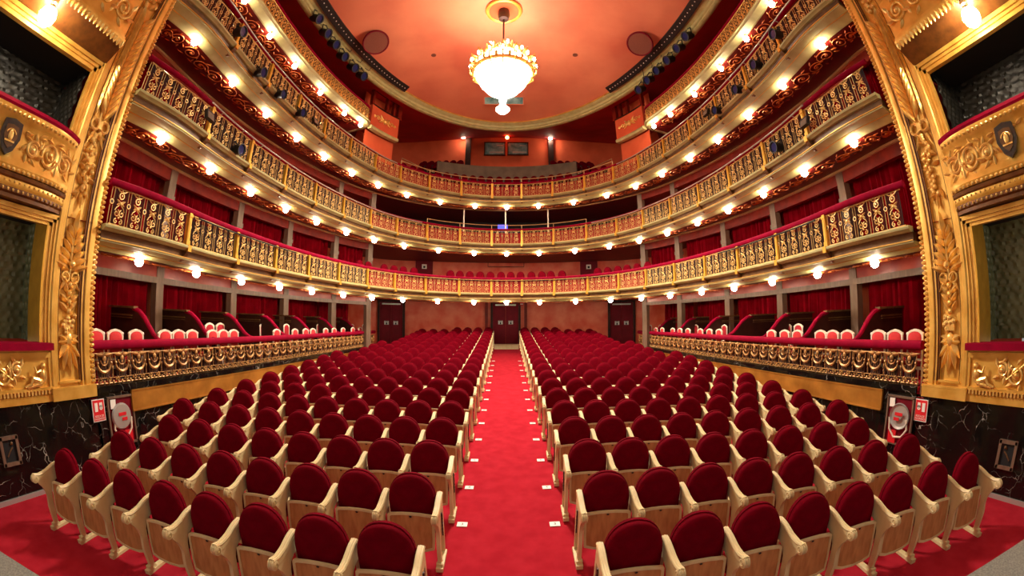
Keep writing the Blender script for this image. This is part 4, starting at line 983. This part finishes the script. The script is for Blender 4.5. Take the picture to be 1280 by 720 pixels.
# spotlights and loudspeakers on the balcony railings
RIG = [(299, 40, 'm'), (325, 91, 'm'), (350, 118, 'm'), (375, 141, 'm'), (297, 187, 'b'), (971, 43, 'm'), (946, 81, 'm'), (923, 112, 'm'), (897, 138, 'm'), (972, 184, 'b'), (262, 145, 'p'), (1006, 153, 'p'), (883, 141, 'p'), (394, 152, 'p')]
for i, (uu, vv, kd) in enumerate(RIG):
    d = ray(uu, vv); az_ = atan2(d[0], d[1]); best = min((abs(atan2(P(24*k/2400, .6)[0]-CX, P(24*k/2400, .6)[1])-az_), 24*k/2400) for k in range(2401))[1]
    x, y = P(best, .6); z = CZ + d[2]/hypot(d[0], d[1])*hypot(x-CX, y)
    side = 'left' if uu < 640 else 'right'
    tiern = 'upper' if vv < 145 and kd == 'm' or uu in (394, 883) else 'middle'
    j = [q for q in RIG if (q[0] < 640) == (uu < 640) and q[2] == kd].index(RIG[i])
    if kd == 'p':
        t2 = thing('flood_panel', 'small square dark flood lamp on the %s %s balcony railing' % (side, tiern), 'lamp', (x, y, z), ang(best))
        b = MB(); b.box((0, 0, 0), (.26, .08, .2), 0, -.3); b.build('lamp_housing', M['black'], t2, smooth=False)
        b = MB(); b.box((0, -.045, -.01), (.21, .01, .15), 0, -.3); b.build('lens', M['grey_concrete'], t2, smooth=False)
        b = MB(); b.tube([(0, .05, 0), (0, .14, .02)], .015, 5); b.build('arm', M['steel'], t2)
    else:
        t2 = thing('spotlight', 'black spotlight hung on the %s part of the %s balcony railing, %s from the arch' % (side, tiern, ORD[j+1]), 'spotlight', (x, y, z), ang(best), 'spotlights on the balcony railings')
        b = MB(); b.X = Matrix.Rotation(radians(100), 4, 'X'); b.lathe([(0, -.14), (.08, -.14), (.11, -.08), (.11, .1), (.14, .14), (.12, .14), (.1, .1)], n=14); b.build('lamp_housing', M['black'], t2)
        b = MB(); b.X = Matrix.Rotation(radians(100), 4, 'X'); b.lathe([(0, .11), (.1, .11)], n=14); b.build('lens', M['lens'], t2)
        b = MB(); b.tube([(-.15, 0, 0), (-.15, .04, .14), (.15, .04, .14), (.15, 0, 0)], .014, 5); b.tube([(0, .04, .14), (0, .14, .2)], .016, 5); b.build('yoke', M['black'], t2)

# back wall of the upper terrace: booth windows, dark posts, wall lamps, guard rails
for i, (u0, u1, w) in enumerate(((606, 631, 'left'), (635, 660, 'right'))):
    d0, d1 = ray(u0, 178), ray(u1, 193.5); k0, k1 = 21.6/d0[1], 21.6/d1[1]; x0, z1_, x1, z0_ = CX+d0[0]*k0, CZ+d0[2]*k0, CX+d1[0]*k1, CZ+d1[2]*k1
    t = thing('window_%d' % (i+1), '%s glazed control booth window in the terracotta back wall' % w, 'window', ((x0+x1)/2, 21.62, (z0_+z1_)/2)); struct(t)
    w_, h_ = x1-x0, z1_-z0_
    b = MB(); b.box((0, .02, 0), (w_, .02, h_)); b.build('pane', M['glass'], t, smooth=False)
    b = MB()
    for z in (-h_/2, h_/2): b.box((0, 0, z), (w_+.08, .06, .06))
    for x in (-w_/2, w_/2): b.box((x, 0, 0), (.06, .06, h_))
    b.build('window_frame', M['dark_wood'], t, smooth=False)
    b = MB(); b.box((.1, -.005, -h_*.3), (w_*.7, .02, .1)); b.box((.3, -.005, h_*.25), (w_*.3, .02, .05)); b.build('desk_reflection', M['steel'], t, smooth=False)  # reflections in the pane, built as pale bars
for x, nm in ((-2.28, 'left'), (2.6, 'right')):
    b = MB(); b.box((x, 21.45, 11.6), (.3, .3, 3.6)); struct(b.build('pillar', M['dark_wood'], smooth=False), 'dark square %s pillar on the terracotta back wall' % nm, 'pillar')
for uu, vv, m_, nm in ((579.5, 171.5, 'bulb', 'left dark pillar'), (634, 172, 'red_lamp', 'booth windows'), (688, 172.5, 'bulb', 'right dark pillar')):
    d = ray(uu, vv); k = 21.1/d[1]
    t = thing('wall_lamp', 'lit %s lamp above the %s of the terrace' % ('red' if m_ == 'red_lamp' else 'white', nm), 'lamp', (CX+d[0]*k, 21.1, CZ+d[2]*k))
    b = MB(); b.lathe([(0, -.1), (.09, -.07), (.12, 0), (.09, .08), (0, .1)], n=12); b.build('globe', M[m_], t)
    b = MB(); b.tube([(0, .08, 0), (0, .3, .05)], .04, 8); b.build('arm', M['black'], t)
def guard(pts, hs, label):
    t = thing('guard_rail', label, 'railing', (0, 0, 0)); b = MB(); b.tube(pts, .018, 6); b.build('top_tube', M['brass'], t)
    for p in pts[::max(1, len(pts)//hs)]:
        b = MB(); b.tube([(0, 0, 0), (0, 0, -.75)], .014, 5); b.build('upright', M['brass'], t, loc=p)
guard([(-6+12*i/24, 21.25, 11.1) for i in range(25)], 10, 'thin pale guard rail across the back of the upper terrace')
for sg, nm in ((-1, 'left'), (1, 'right')):
    guard([(sg*5.25, 17.9, 10.5), (sg*4.6, 18.75, 10.4), (sg*4.2, 19.3, 10.35), (sg*3.7, 19.75, 10.3)], 4, 'slanting pale guard rail beside the %s steps of the upper balcony' % nm)

# ------------------------------------------------------------------ proscenium pier and stage boxes
def ell(y0): return y0
for sg, nm in ((-1, 'left'), (1, 'right')):
    X = lambda d: sg*(6.0-d)                 # d: how far it stands out from the wall
    PB = 3.43 if sg < 0 else 3.33            # edge next to the boxes
    Y = lambda q: PB-.8+q                    # q 0..0.8 across the pier
    NI = Vector((-sg, 0, 0))
    point('stage_box_light_%s' % nm, (sg*6.55, .6, 3.35), 14, .1, (1, .86, .62))
    t = thing('proscenium_pier', 'tall carved gold pier between the %s stage boxes and the auditorium' % nm, 'pier', (0, 0, 0)); struct(t)
    secs = [(-.5, -.02), (.03, -.02), (.05, .0), (.05, .06), (.02, .075), (.02, .13), (-.03, .15), (-.03, .5), (.0, .515), (.02, .53), (.0, .545), (.03, .56), (.03, .585), (.01, .6), (.045, .62), (.05, .7), (.04, .73), (.0, .79), (-.5, .79)]
    b = MB(); poly = [(X(d), Y(q)) for d, q in secs]; H0, H1 = 1.2, 12.5
    n = len(poly); vs = [(x, y, z) for z in (H0+.16, H1) for x, y in poly]; b.add(vs, [(i, (i+1) % n, n+(i+1) % n, n+i) for i in range(n)])
    b.build('shaft', M['gold_plain'], t)
    b = MB(); b.box((X(.0), Y(.38), H0+.09), (.16, .84, .18)); b.box((X(.015), Y(.38), H0+.16), (.14, .82, .03)); b.box((X(-.01), Y(.31), H0+.24), (.1, .4, .03)); b.build('plinth', M['gold_plain'], t, smooth=False)
    b = MB()
    for k in range(150):
        z = H0+.22+k*.074; b.ball((X(.035), Y(.765), z), .05, 8, 5, (.9, 1.0, .62))
    b.build('bead_edge', M['gold_relief'], t)
    b = MB()
    for q in (.512, .55, .592, .13): b.box((X(.012 if q > .2 else .0), Y(q), (H0+.24+H1)/2), (.04, .012, H1-H0-.24))
    b.build('groove_lines', M['dark_bronze'], t, smooth=False)
    # ornament, bottom to top
    b = MB(); yc = Y(.33); x0 = X(-.02)
    def lf(dy, z, a, L_, w_): b.leaf((x0, yc+dy, z), (NI.x*.18, sin(a), cos(a)), NI, L_*1.12, w_*1.25, .45)
    # hanging sheaf
    for a in (pi, pi-.35, pi+.35, pi-.75, pi+.75): lf(0, 1.98, a, .36 if abs(a-pi) < .5 else .26, .1)
    for a in (1.2, -1.2, 1.7, -1.7): lf(0, 2.0, a, .17, .09)
    b.ball((x0+NI.x*.03, yc, 2.02), .07, 8, 6, (.7, 1, 1.4))
    b.box((x0+NI.x*.02, yc, 2.2), (.06, .16, .12)); b.box((x0+NI.x*.03, yc, 2.27), (.06, .2, .03))
    for k in range(10): b.ball((x0+NI.x*.04, yc+random.uniform(-.11, .11), 2.12+random.uniform(-.03, .22)), .04, 6, 4)
    for z in (2.4, 2.52, 2.64, 2.76):
        for s in (-1, 1): lf(s*.02, z, s*random.uniform(.5, 1.0), .17, .08)
        b.ball((x0+NI.x*.03, yc, z), .045, 7, 5)
    for s in (-1, 1): b.tube(arc((x0+NI.x*.03, yc+s*.09, 2.86), .07, 0, 2*pi, (0, 1, 0), (0, 0, 1), 10), .018, 5); lf(s*.04, 2.84, s*2.4, .2, .06)
    # rising palm of leaves
    for i, z in enumerate((2.95, 3.02, 3.1, 3.2, 3.3, 3.4)):
        for s in (-1, 1): lf(s*.02, z, s*(1.25-.14*i), .27-.015*i, .1)
    b.ball((x0+NI.x*.05, yc, 3.04), .06, 8, 6); lf(0, 3.4, 0, .36, .1)
    b.tube([(x0, yc, 2.9), (x0, yc, 3.6)], .02, 6)
    # flower chain
    for i in range(26):
        z = 4.05+i*.036; s = .05+.05*sin(pi*i/25); b.ball((x0+NI.x*.035, yc+random.uniform(-s, s), z), random.uniform(.03, .05), 7, 5)
        if i % 3 == 0: lf(random.uniform(-.05, .05), z, random.choice((-1, 1))*random.uniform(.8, 2.2), .17, .07)
    lf(0, 4.08, pi, .24, .07); lf(-.06, 4.14, pi+.3, .2, .06); lf(.06, 4.14, pi-.3, .2, .06)
    for s in (-1, 1):
        b.tube(arc((x0+NI.x*.04, yc+s*.1, 5.08), .085, 0, 2*pi, (0, 1, 0), (0, 0, 1), 10), .026, 6); lf(s*.03, 5.05, s*2.7, .3, .06)
    b.box((x0+NI.x*.04, yc, 5.08), (.06, .08, .12))
    # laurel and wheat sprig
    for i in range(16):
        z = 5.2+i*.115
        lf(.05, z, .5, .34, .11); lf(.03, z+.05, -.42, .34, .11)
        lf(-.14, z, -.08, .3, .075)
    b.tube([(x0, yc-.02, 5.15), (x0, yc, 7.1)], .022, 6)
    for i in range(40):
        z = 7.35+i*.05; b.ball((x0+NI.x*.035, yc+random.uniform(-.13, .13), z), random.uniform(.035, .06), 7, 5)
        if i % 2 == 0: lf(random.uniform(-.1, .1), z, random.uniform(-2, 2), .16, .08)
    b.build('carved_garland', M['gold_relief'], t)

    # two stage boxes, one above the other, beside the pier
    Yp = PB-.8; Y0 = -.35
    ym = 1.33 if sg < 0 else 1.28
    def gbox(bb, d, y0, y1, z0, z1, th=.1): bb.box((X(d-th/2), (y0+y1)/2, (z0+z1)/2), (th, abs(y1-y0), z1-z0))
    # lower box
    t = thing('stage_box', 'lower gold stage box with carved front and tufted green wall on the %s' % nm, 'theatre box', (0, 0, 0))
    b = MB(); gbox(b, .0, Y0, Yp, 1.2, 1.92, .3); gbox(b, .03, Y0, Yp, 1.2, 1.3); gbox(b, .05, Y0, Yp, 1.36, 1.4); gbox(b, .035, Y0, Yp, 1.78, 1.85); gbox(b, .03, Yp-.06, Yp, 1.38, 1.8); b.build('parapet', M['gold_plain'], t, smooth=False)
    b = MB()
    for k in range(50): b.box((X(.035), Yp-.03-k*.06, 1.335), (.05, .03, .05))
    b.build('carved_dentils', M['gold_relief'], t)
    b = MB(); yy = Yp-.2
    # reclining putto in relief: head, trunk, arm, legs
    b.ball((X(.05), yy+.03, 1.68), .045, 10, 8); b.ball((X(.04), yy+.02, 1.57), .065, 10, 8, (.8, .9, 1.2)); b.ball((X(.04), yy-.06, 1.48), .07, 10, 8, (.8, 1.3, .8))
    b.tube([(X(.06), yy-.06, 1.5), (X(.07), yy-.16, 1.53), (X(.06), yy-.2, 1.45), (X(.05), yy-.3, 1.42)], .035, 8, taper=[1.1, 1, .8, .5]); b.tube([(X(.05), yy-.02, 1.46), (X(.06), yy-.14, 1.44), (X(.05), yy-.26, 1.41)], .036, 8, taper=[1.1, .9, .5])
    b.tube([(X(.06), yy+.05, 1.61), (X(.07), yy+.06, 1.52), (X(.06), yy-.0, 1.46)], .026, 8, taper=[1, .8, .6]); b.tube([(X(.06), yy-.02, 1.62), (X(.08), yy-.1, 1.6), (X(.07), yy-.13, 1.68)], .025, 8, taper=[1, .8, .6])
    b.build('cherub_relief', M['gold_relief'], t)
    b = MB()
    for cy, cz, r, hd in ((yy-.42, 1.64, .1, 1), (yy-.66, 1.58, .14, -1), (yy-.98, 1.6, .14, 1), (yy-1.3, 1.58, .12, -1), (yy-1.6, 1.6, .13, 1)):
        b.tube(spiral((X(.03), cy, cz), r, 1.8, (0, 1, 0), (0, 0, 1), hd, 1.0, 24), .02, 6); b.ball((X(.045), cy, cz), .035, 8, 5)
        for a in (.5, 1.6, 2.7, 4.1, 5.2): b.leaf((X(.03), cy+r*.9*cos(a), cz+r*.9*sin(a)), (0, cos(a+.8), sin(a+.8)), NI, .12, .06)
    b.tube([(X(.03), yy-.3, 1.72), (X(.03), yy-.5, 1.52), (X(.03), yy-.8, 1.72), (X(.03), yy-1.1, 1.47), (X(.03), yy-1.5, 1.72)], .018, 6)
    b.build('carved_relief', M['gold_relief'], t)
    b = MB(); b.box((X(.0), (Y0+Yp)/2-.0, 1.93), (.3, Yp-Y0, .09)); b.build('velvet_ledge', M['rail_velvet'], t)
    b = MB()
    for d, w_, th in ((.03, .05, .12), (.0, .1, .1), (-.03, .16, .1)):
        gbox(b, d, Yp-w_, Yp, 1.95, 3.62, th); gbox(b, d, Y0, Yp, 3.62-w_*.8, 3.64, th)
    b.build('opening_frame', M['gold_plain'], t, smooth=False)
    b = MB(); b.box((X(-.3), Yp-.17, 2.75), (.55, .03, 1.65)); b.build('gilt_jamb', M['post_gold'], t, smooth=False)
    def tufted(x, y0, y1, z0, z1, mt, tt, along='y'):
        bb = MB(); rows = []
        nu, nv = 46, 46
        for i in range(nv+1):
            z = z0+(z1-z0)*i/nv; r = []
            for j in range(nu+1):
                q = y0+(y1-y0)*j/nu; a = (q/.16+z/.22)*pi; c = (q/.16-z/.22)*pi
                h = .05*sqrt(abs(sin(a)*sin(c)))
                r.append((x-sg*h, q, z) if along == 'y' else (q, x-h, z))
            rows.append(r)
        bb.grid(rows); bb.build('tufted_wall', mt, tt)
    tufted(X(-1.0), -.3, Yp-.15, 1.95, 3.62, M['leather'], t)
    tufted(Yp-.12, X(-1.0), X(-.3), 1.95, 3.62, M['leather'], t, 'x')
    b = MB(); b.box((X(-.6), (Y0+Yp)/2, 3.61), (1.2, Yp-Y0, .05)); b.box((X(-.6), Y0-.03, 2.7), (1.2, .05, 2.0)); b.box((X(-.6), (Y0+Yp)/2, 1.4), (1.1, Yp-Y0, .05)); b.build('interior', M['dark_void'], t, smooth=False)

    # upper box
    t = thing('stage_box', 'upper gold stage box with bowed front, shield and dark interior on the %s' % nm, 'theatre box', (0, 0, 0))
    m = 24
    def bow(y): return .26*(1-((y-ym)/1.32)**4) if abs(y-ym) < 1.32 else 0
    yl = [ym-1.6+(Yp-(ym-1.6))*i/m for i in range(m+1)]
    def bsweep(prof, bb):   # prof: (d,z)
        k = len(prof); vs = [(X(d+bow(y)*(.75+.25*(z-3.6))), y, z) for y in yl for d, z in prof]
        bb.add(vs, [(i*k+j, i*k+j+1, (i+1)*k+j+1, (i+1)*k+j) for i in range(m) for j in range(k-1)])
    b = MB(); bsweep([(-.4, 3.655), (.0, 3.655), (.0, 3.7), (.03, 3.72), (.03, 3.77)], b); bsweep([(.04, 3.86), (.07, 3.88), (.08, 3.92), (.04, 3.95)], b); b.build('cornice', M['dark_bronze'], t)
    b = MB(); bsweep([(.03, 3.77), (.05, 3.8), (.05, 3.84), (.04, 3.87)], b); bsweep([(.07, 3.94), (.09, 4.0), (.06, 4.07), (.02, 4.13), (.0, 4.3), (.01, 4.48), (.04, 4.54), (.07, 4.58), (.07, 4.66), (-.3, 4.66)], b); b.build('parapet', M['gold_plain'], t)
    b = MB()
    for k in range(34):
        y = Yp-.03-k*.085
        if y < ym-1.5: break
        q = lambda d, z: (X(d+bow(y)*(.75+.25*(z-3.6))), y, z)
        b.ball(q(.08, 3.96), .03, 6, 4, (1, 1, .9)); b.ball(q(.05, 3.835), .018, 6, 4); b.ball(q(.075, 4.6), .03, 6, 4, (1, 1, .8)); b.ball(q(.04, 3.74), .02, 6, 4)
    for cy, cz, r, hd in ((Yp-.18, 4.28, .13, 1), (Yp-.5, 4.3, .19, -1), (Yp-.82, 4.27, .11, 1), (Yp-1.85, 4.27, .11, -1), (Yp-2.1, 4.3, .17, 1)):
        x_ = X(bow(cy)*.95+.03)
        b.tube(spiral((x_, cy, cz), r, 2.0, (0, 1, 0), (0, 0, 1), hd, .6, 30), .022, 6); b.ball((x_, cy, cz), .045, 8, 6)
        for k in range(7):
            a = k*.9+.2; b.leaf((x_, cy+r*cos(a), cz+r*sin(a)), (0, cos(a+.9*hd), sin(a+.9*hd)), NI, .13, .055)
    for k in range(16):
        y = Yp-.1-k*.13; b.leaf((X(bow(y)*.97+.03), y, 4.45), (0, random.choice((-1, 1)), random.uniform(-.5, .5)), NI, .13, .06)
    b.build('carved_relief', M['gold_relief'], t)
    b = MB(); sh = [(-.15, .19), (0, .22), (.15, .19), (.17, .0), (.1, -.15), (0, -.22), (-.1, -.15), (-.17, 0)]
    x_ = X(bow(ym+.05)+.04); b.prism(sh, .06, 'x', (x_, ym+.05, 4.3)); so = b.build('shield', M['shield'], t)
    b = MB(); b.prism([(q*.66, z*.66) for q, z in sh], .02, 'x', (x_-sg*.035, ym+.05, 4.3)); b.build('shield_field', M['bronze_shade'], so)
    b = MB(); b.ball((x_-sg*.05, ym+.05, 4.31), .07, 8, 6, (.3, .6, 1)); b.box((x_-sg*.045, ym+.05, 4.24), (.02, .16, .02)); b.tube(arc((x_-sg*.045, ym+.05, 4.3), .085, .4, pi-.4, (0, 1, 0), (0, 0, 1), 8), .012, 5); b.build('shield_charge', M['gold_relief'], so)
    b = MB(); pts = [(X(bow(y)*1.02+.0), y, 4.7) for y in yl]; b.tube(pts, .065, 8); b.build('velvet_ledge', M['rail_velvet'], t)
    b = MB()
    for d, w_, th in ((.03, .05, .12), (.0, .1, .1), (-.03, .16, .1)):
        gbox(b, d, Yp-w_, Yp, 4.7, 5.98, th); gbox(b, d, Y0-1, Yp, 5.98-w_*1.0, 5.99, th)
    b.build('opening_frame', M['gold_plain'], t, smooth=False)
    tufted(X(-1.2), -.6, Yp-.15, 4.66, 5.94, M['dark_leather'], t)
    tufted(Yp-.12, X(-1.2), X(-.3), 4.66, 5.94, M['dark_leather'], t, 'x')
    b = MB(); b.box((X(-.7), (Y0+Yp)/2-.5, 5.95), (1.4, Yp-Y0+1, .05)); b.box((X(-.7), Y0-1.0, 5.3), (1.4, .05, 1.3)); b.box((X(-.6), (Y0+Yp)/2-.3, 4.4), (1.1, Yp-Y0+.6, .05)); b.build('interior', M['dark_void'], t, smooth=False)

    # gilt canopy over the upper box: sloping soffit, leaf fringe, carved frieze
    t = thing('box_canopy', 'gilt canopy with leaf fringe and carved frieze over the %s upper stage box' % nm, 'canopy', (0, 0, 0))
    yl2 = [-1.6+(Yp+1.6)*i/30 for i in range(31)]
    def bow2(y): return .1*(1-((y-ym)/1.4)**4) if abs(y-ym) < 1.4 else 0
    def cs(prof, bb):
        k = len(prof); vs = [(X(d+bow2(y)*f), y, z) for y in yl2 for d, z, f in prof]; bb.add(vs, [(i*k+j, i*k+j+1, (i+1)*k+j+1, (i+1)*k+j) for i in range(30) for j in range(k-1)])
    b = MB(); cs([(.0, 6.0, 0), (.05, 6.0, 0), (.07, 6.02, .1), (.12, 6.04, .2), (.2, 6.1, .6), (.28, 6.16, .95), (.34, 6.2, 1)], b); b.build('soffit', M['dark_bronze'], t)
    b = MB(); cs([(.34, 6.2, 1), (.37, 6.24, 1), (.37, 6.3, 1), (.31, 6.33, 1), (.31, 6.38, 1), (.25, 6.42, 1), (.2, 7.15, 1), (.28, 7.25, 1), (-.3, 7.3, 1)], b); b.build('frieze', M['gold_plain'], t)
    b = MB()
    for k in range(40):
        y = Yp-.04-k*.085; x_ = X(.37+bow2(y)); b.leaf((x_, y, 6.25), (NI.x*-.3, 0, -1), NI, .12, .085)
    for k in range(7):
        cy = Yp-.3-k*.42; x_ = X(.25+bow2(cy)); b.tube(spiral((x_, cy, 6.78), .2, 1.9, (0, 1, 0), (0, 0, 1), 1 if k % 2 else -1, .5, 26), .022, 6); b.ball((x_, cy, 6.78), .05, 8, 6)
        for a in (.3, 1.3, 2.4, 3.5, 4.6, 5.6): b.leaf((x_, cy+.2*cos(a), 6.78+.2*sin(a)), (0, cos(a+.9), sin(a+.9)), NI, .17, .08)
    b.build('carved_frieze', M['gold_relief'], t)
    b = MB(); b.box((X(-.3), .6, 9.7), (.4, 2*Yp, 5.2)); struct(b.build('wall_proscenium_%s' % nm, M['gold_plain'], smooth=False), 'gold wall above the %s stage boxes' % nm, 'wall')
    d = ray(62 if sg < 0 else 1211, 15 if sg < 0 else 16); k = abs(5.62/d[0])
    globe_lamp((CX+d[0]*k, d[1]*k, CZ+d[2]*k-.06), 'large lit globe lamp under the gilt canopy of the %s stage box' % nm, 'stage box lamps', 1.75)
    b = MB(); b.box((sg*7.25, 3.15, 6.2), (2.2, .1, 10)); struct(b.build('wall_pier_return_%s' % nm, M['dark_wall'], smooth=False), 'side wall behind the %s pier' % nm, 'wall')

# plain numbered names for the setting
n_ = 6
for o in sorted([q for q in COL.objects if q.get('kind') == 'structure' and q.parent is None], key=lambda q: q.name):
    base = o.name.split('.')[0]
    if base.startswith('trim_') and not base[5:].isdigit(): o.name = 'trim_%d' % n_; n_ += 1
    elif base.startswith('floor_'): o.name = 'floor'
    elif base.startswith('ceiling_'): o.name = 'ceiling'
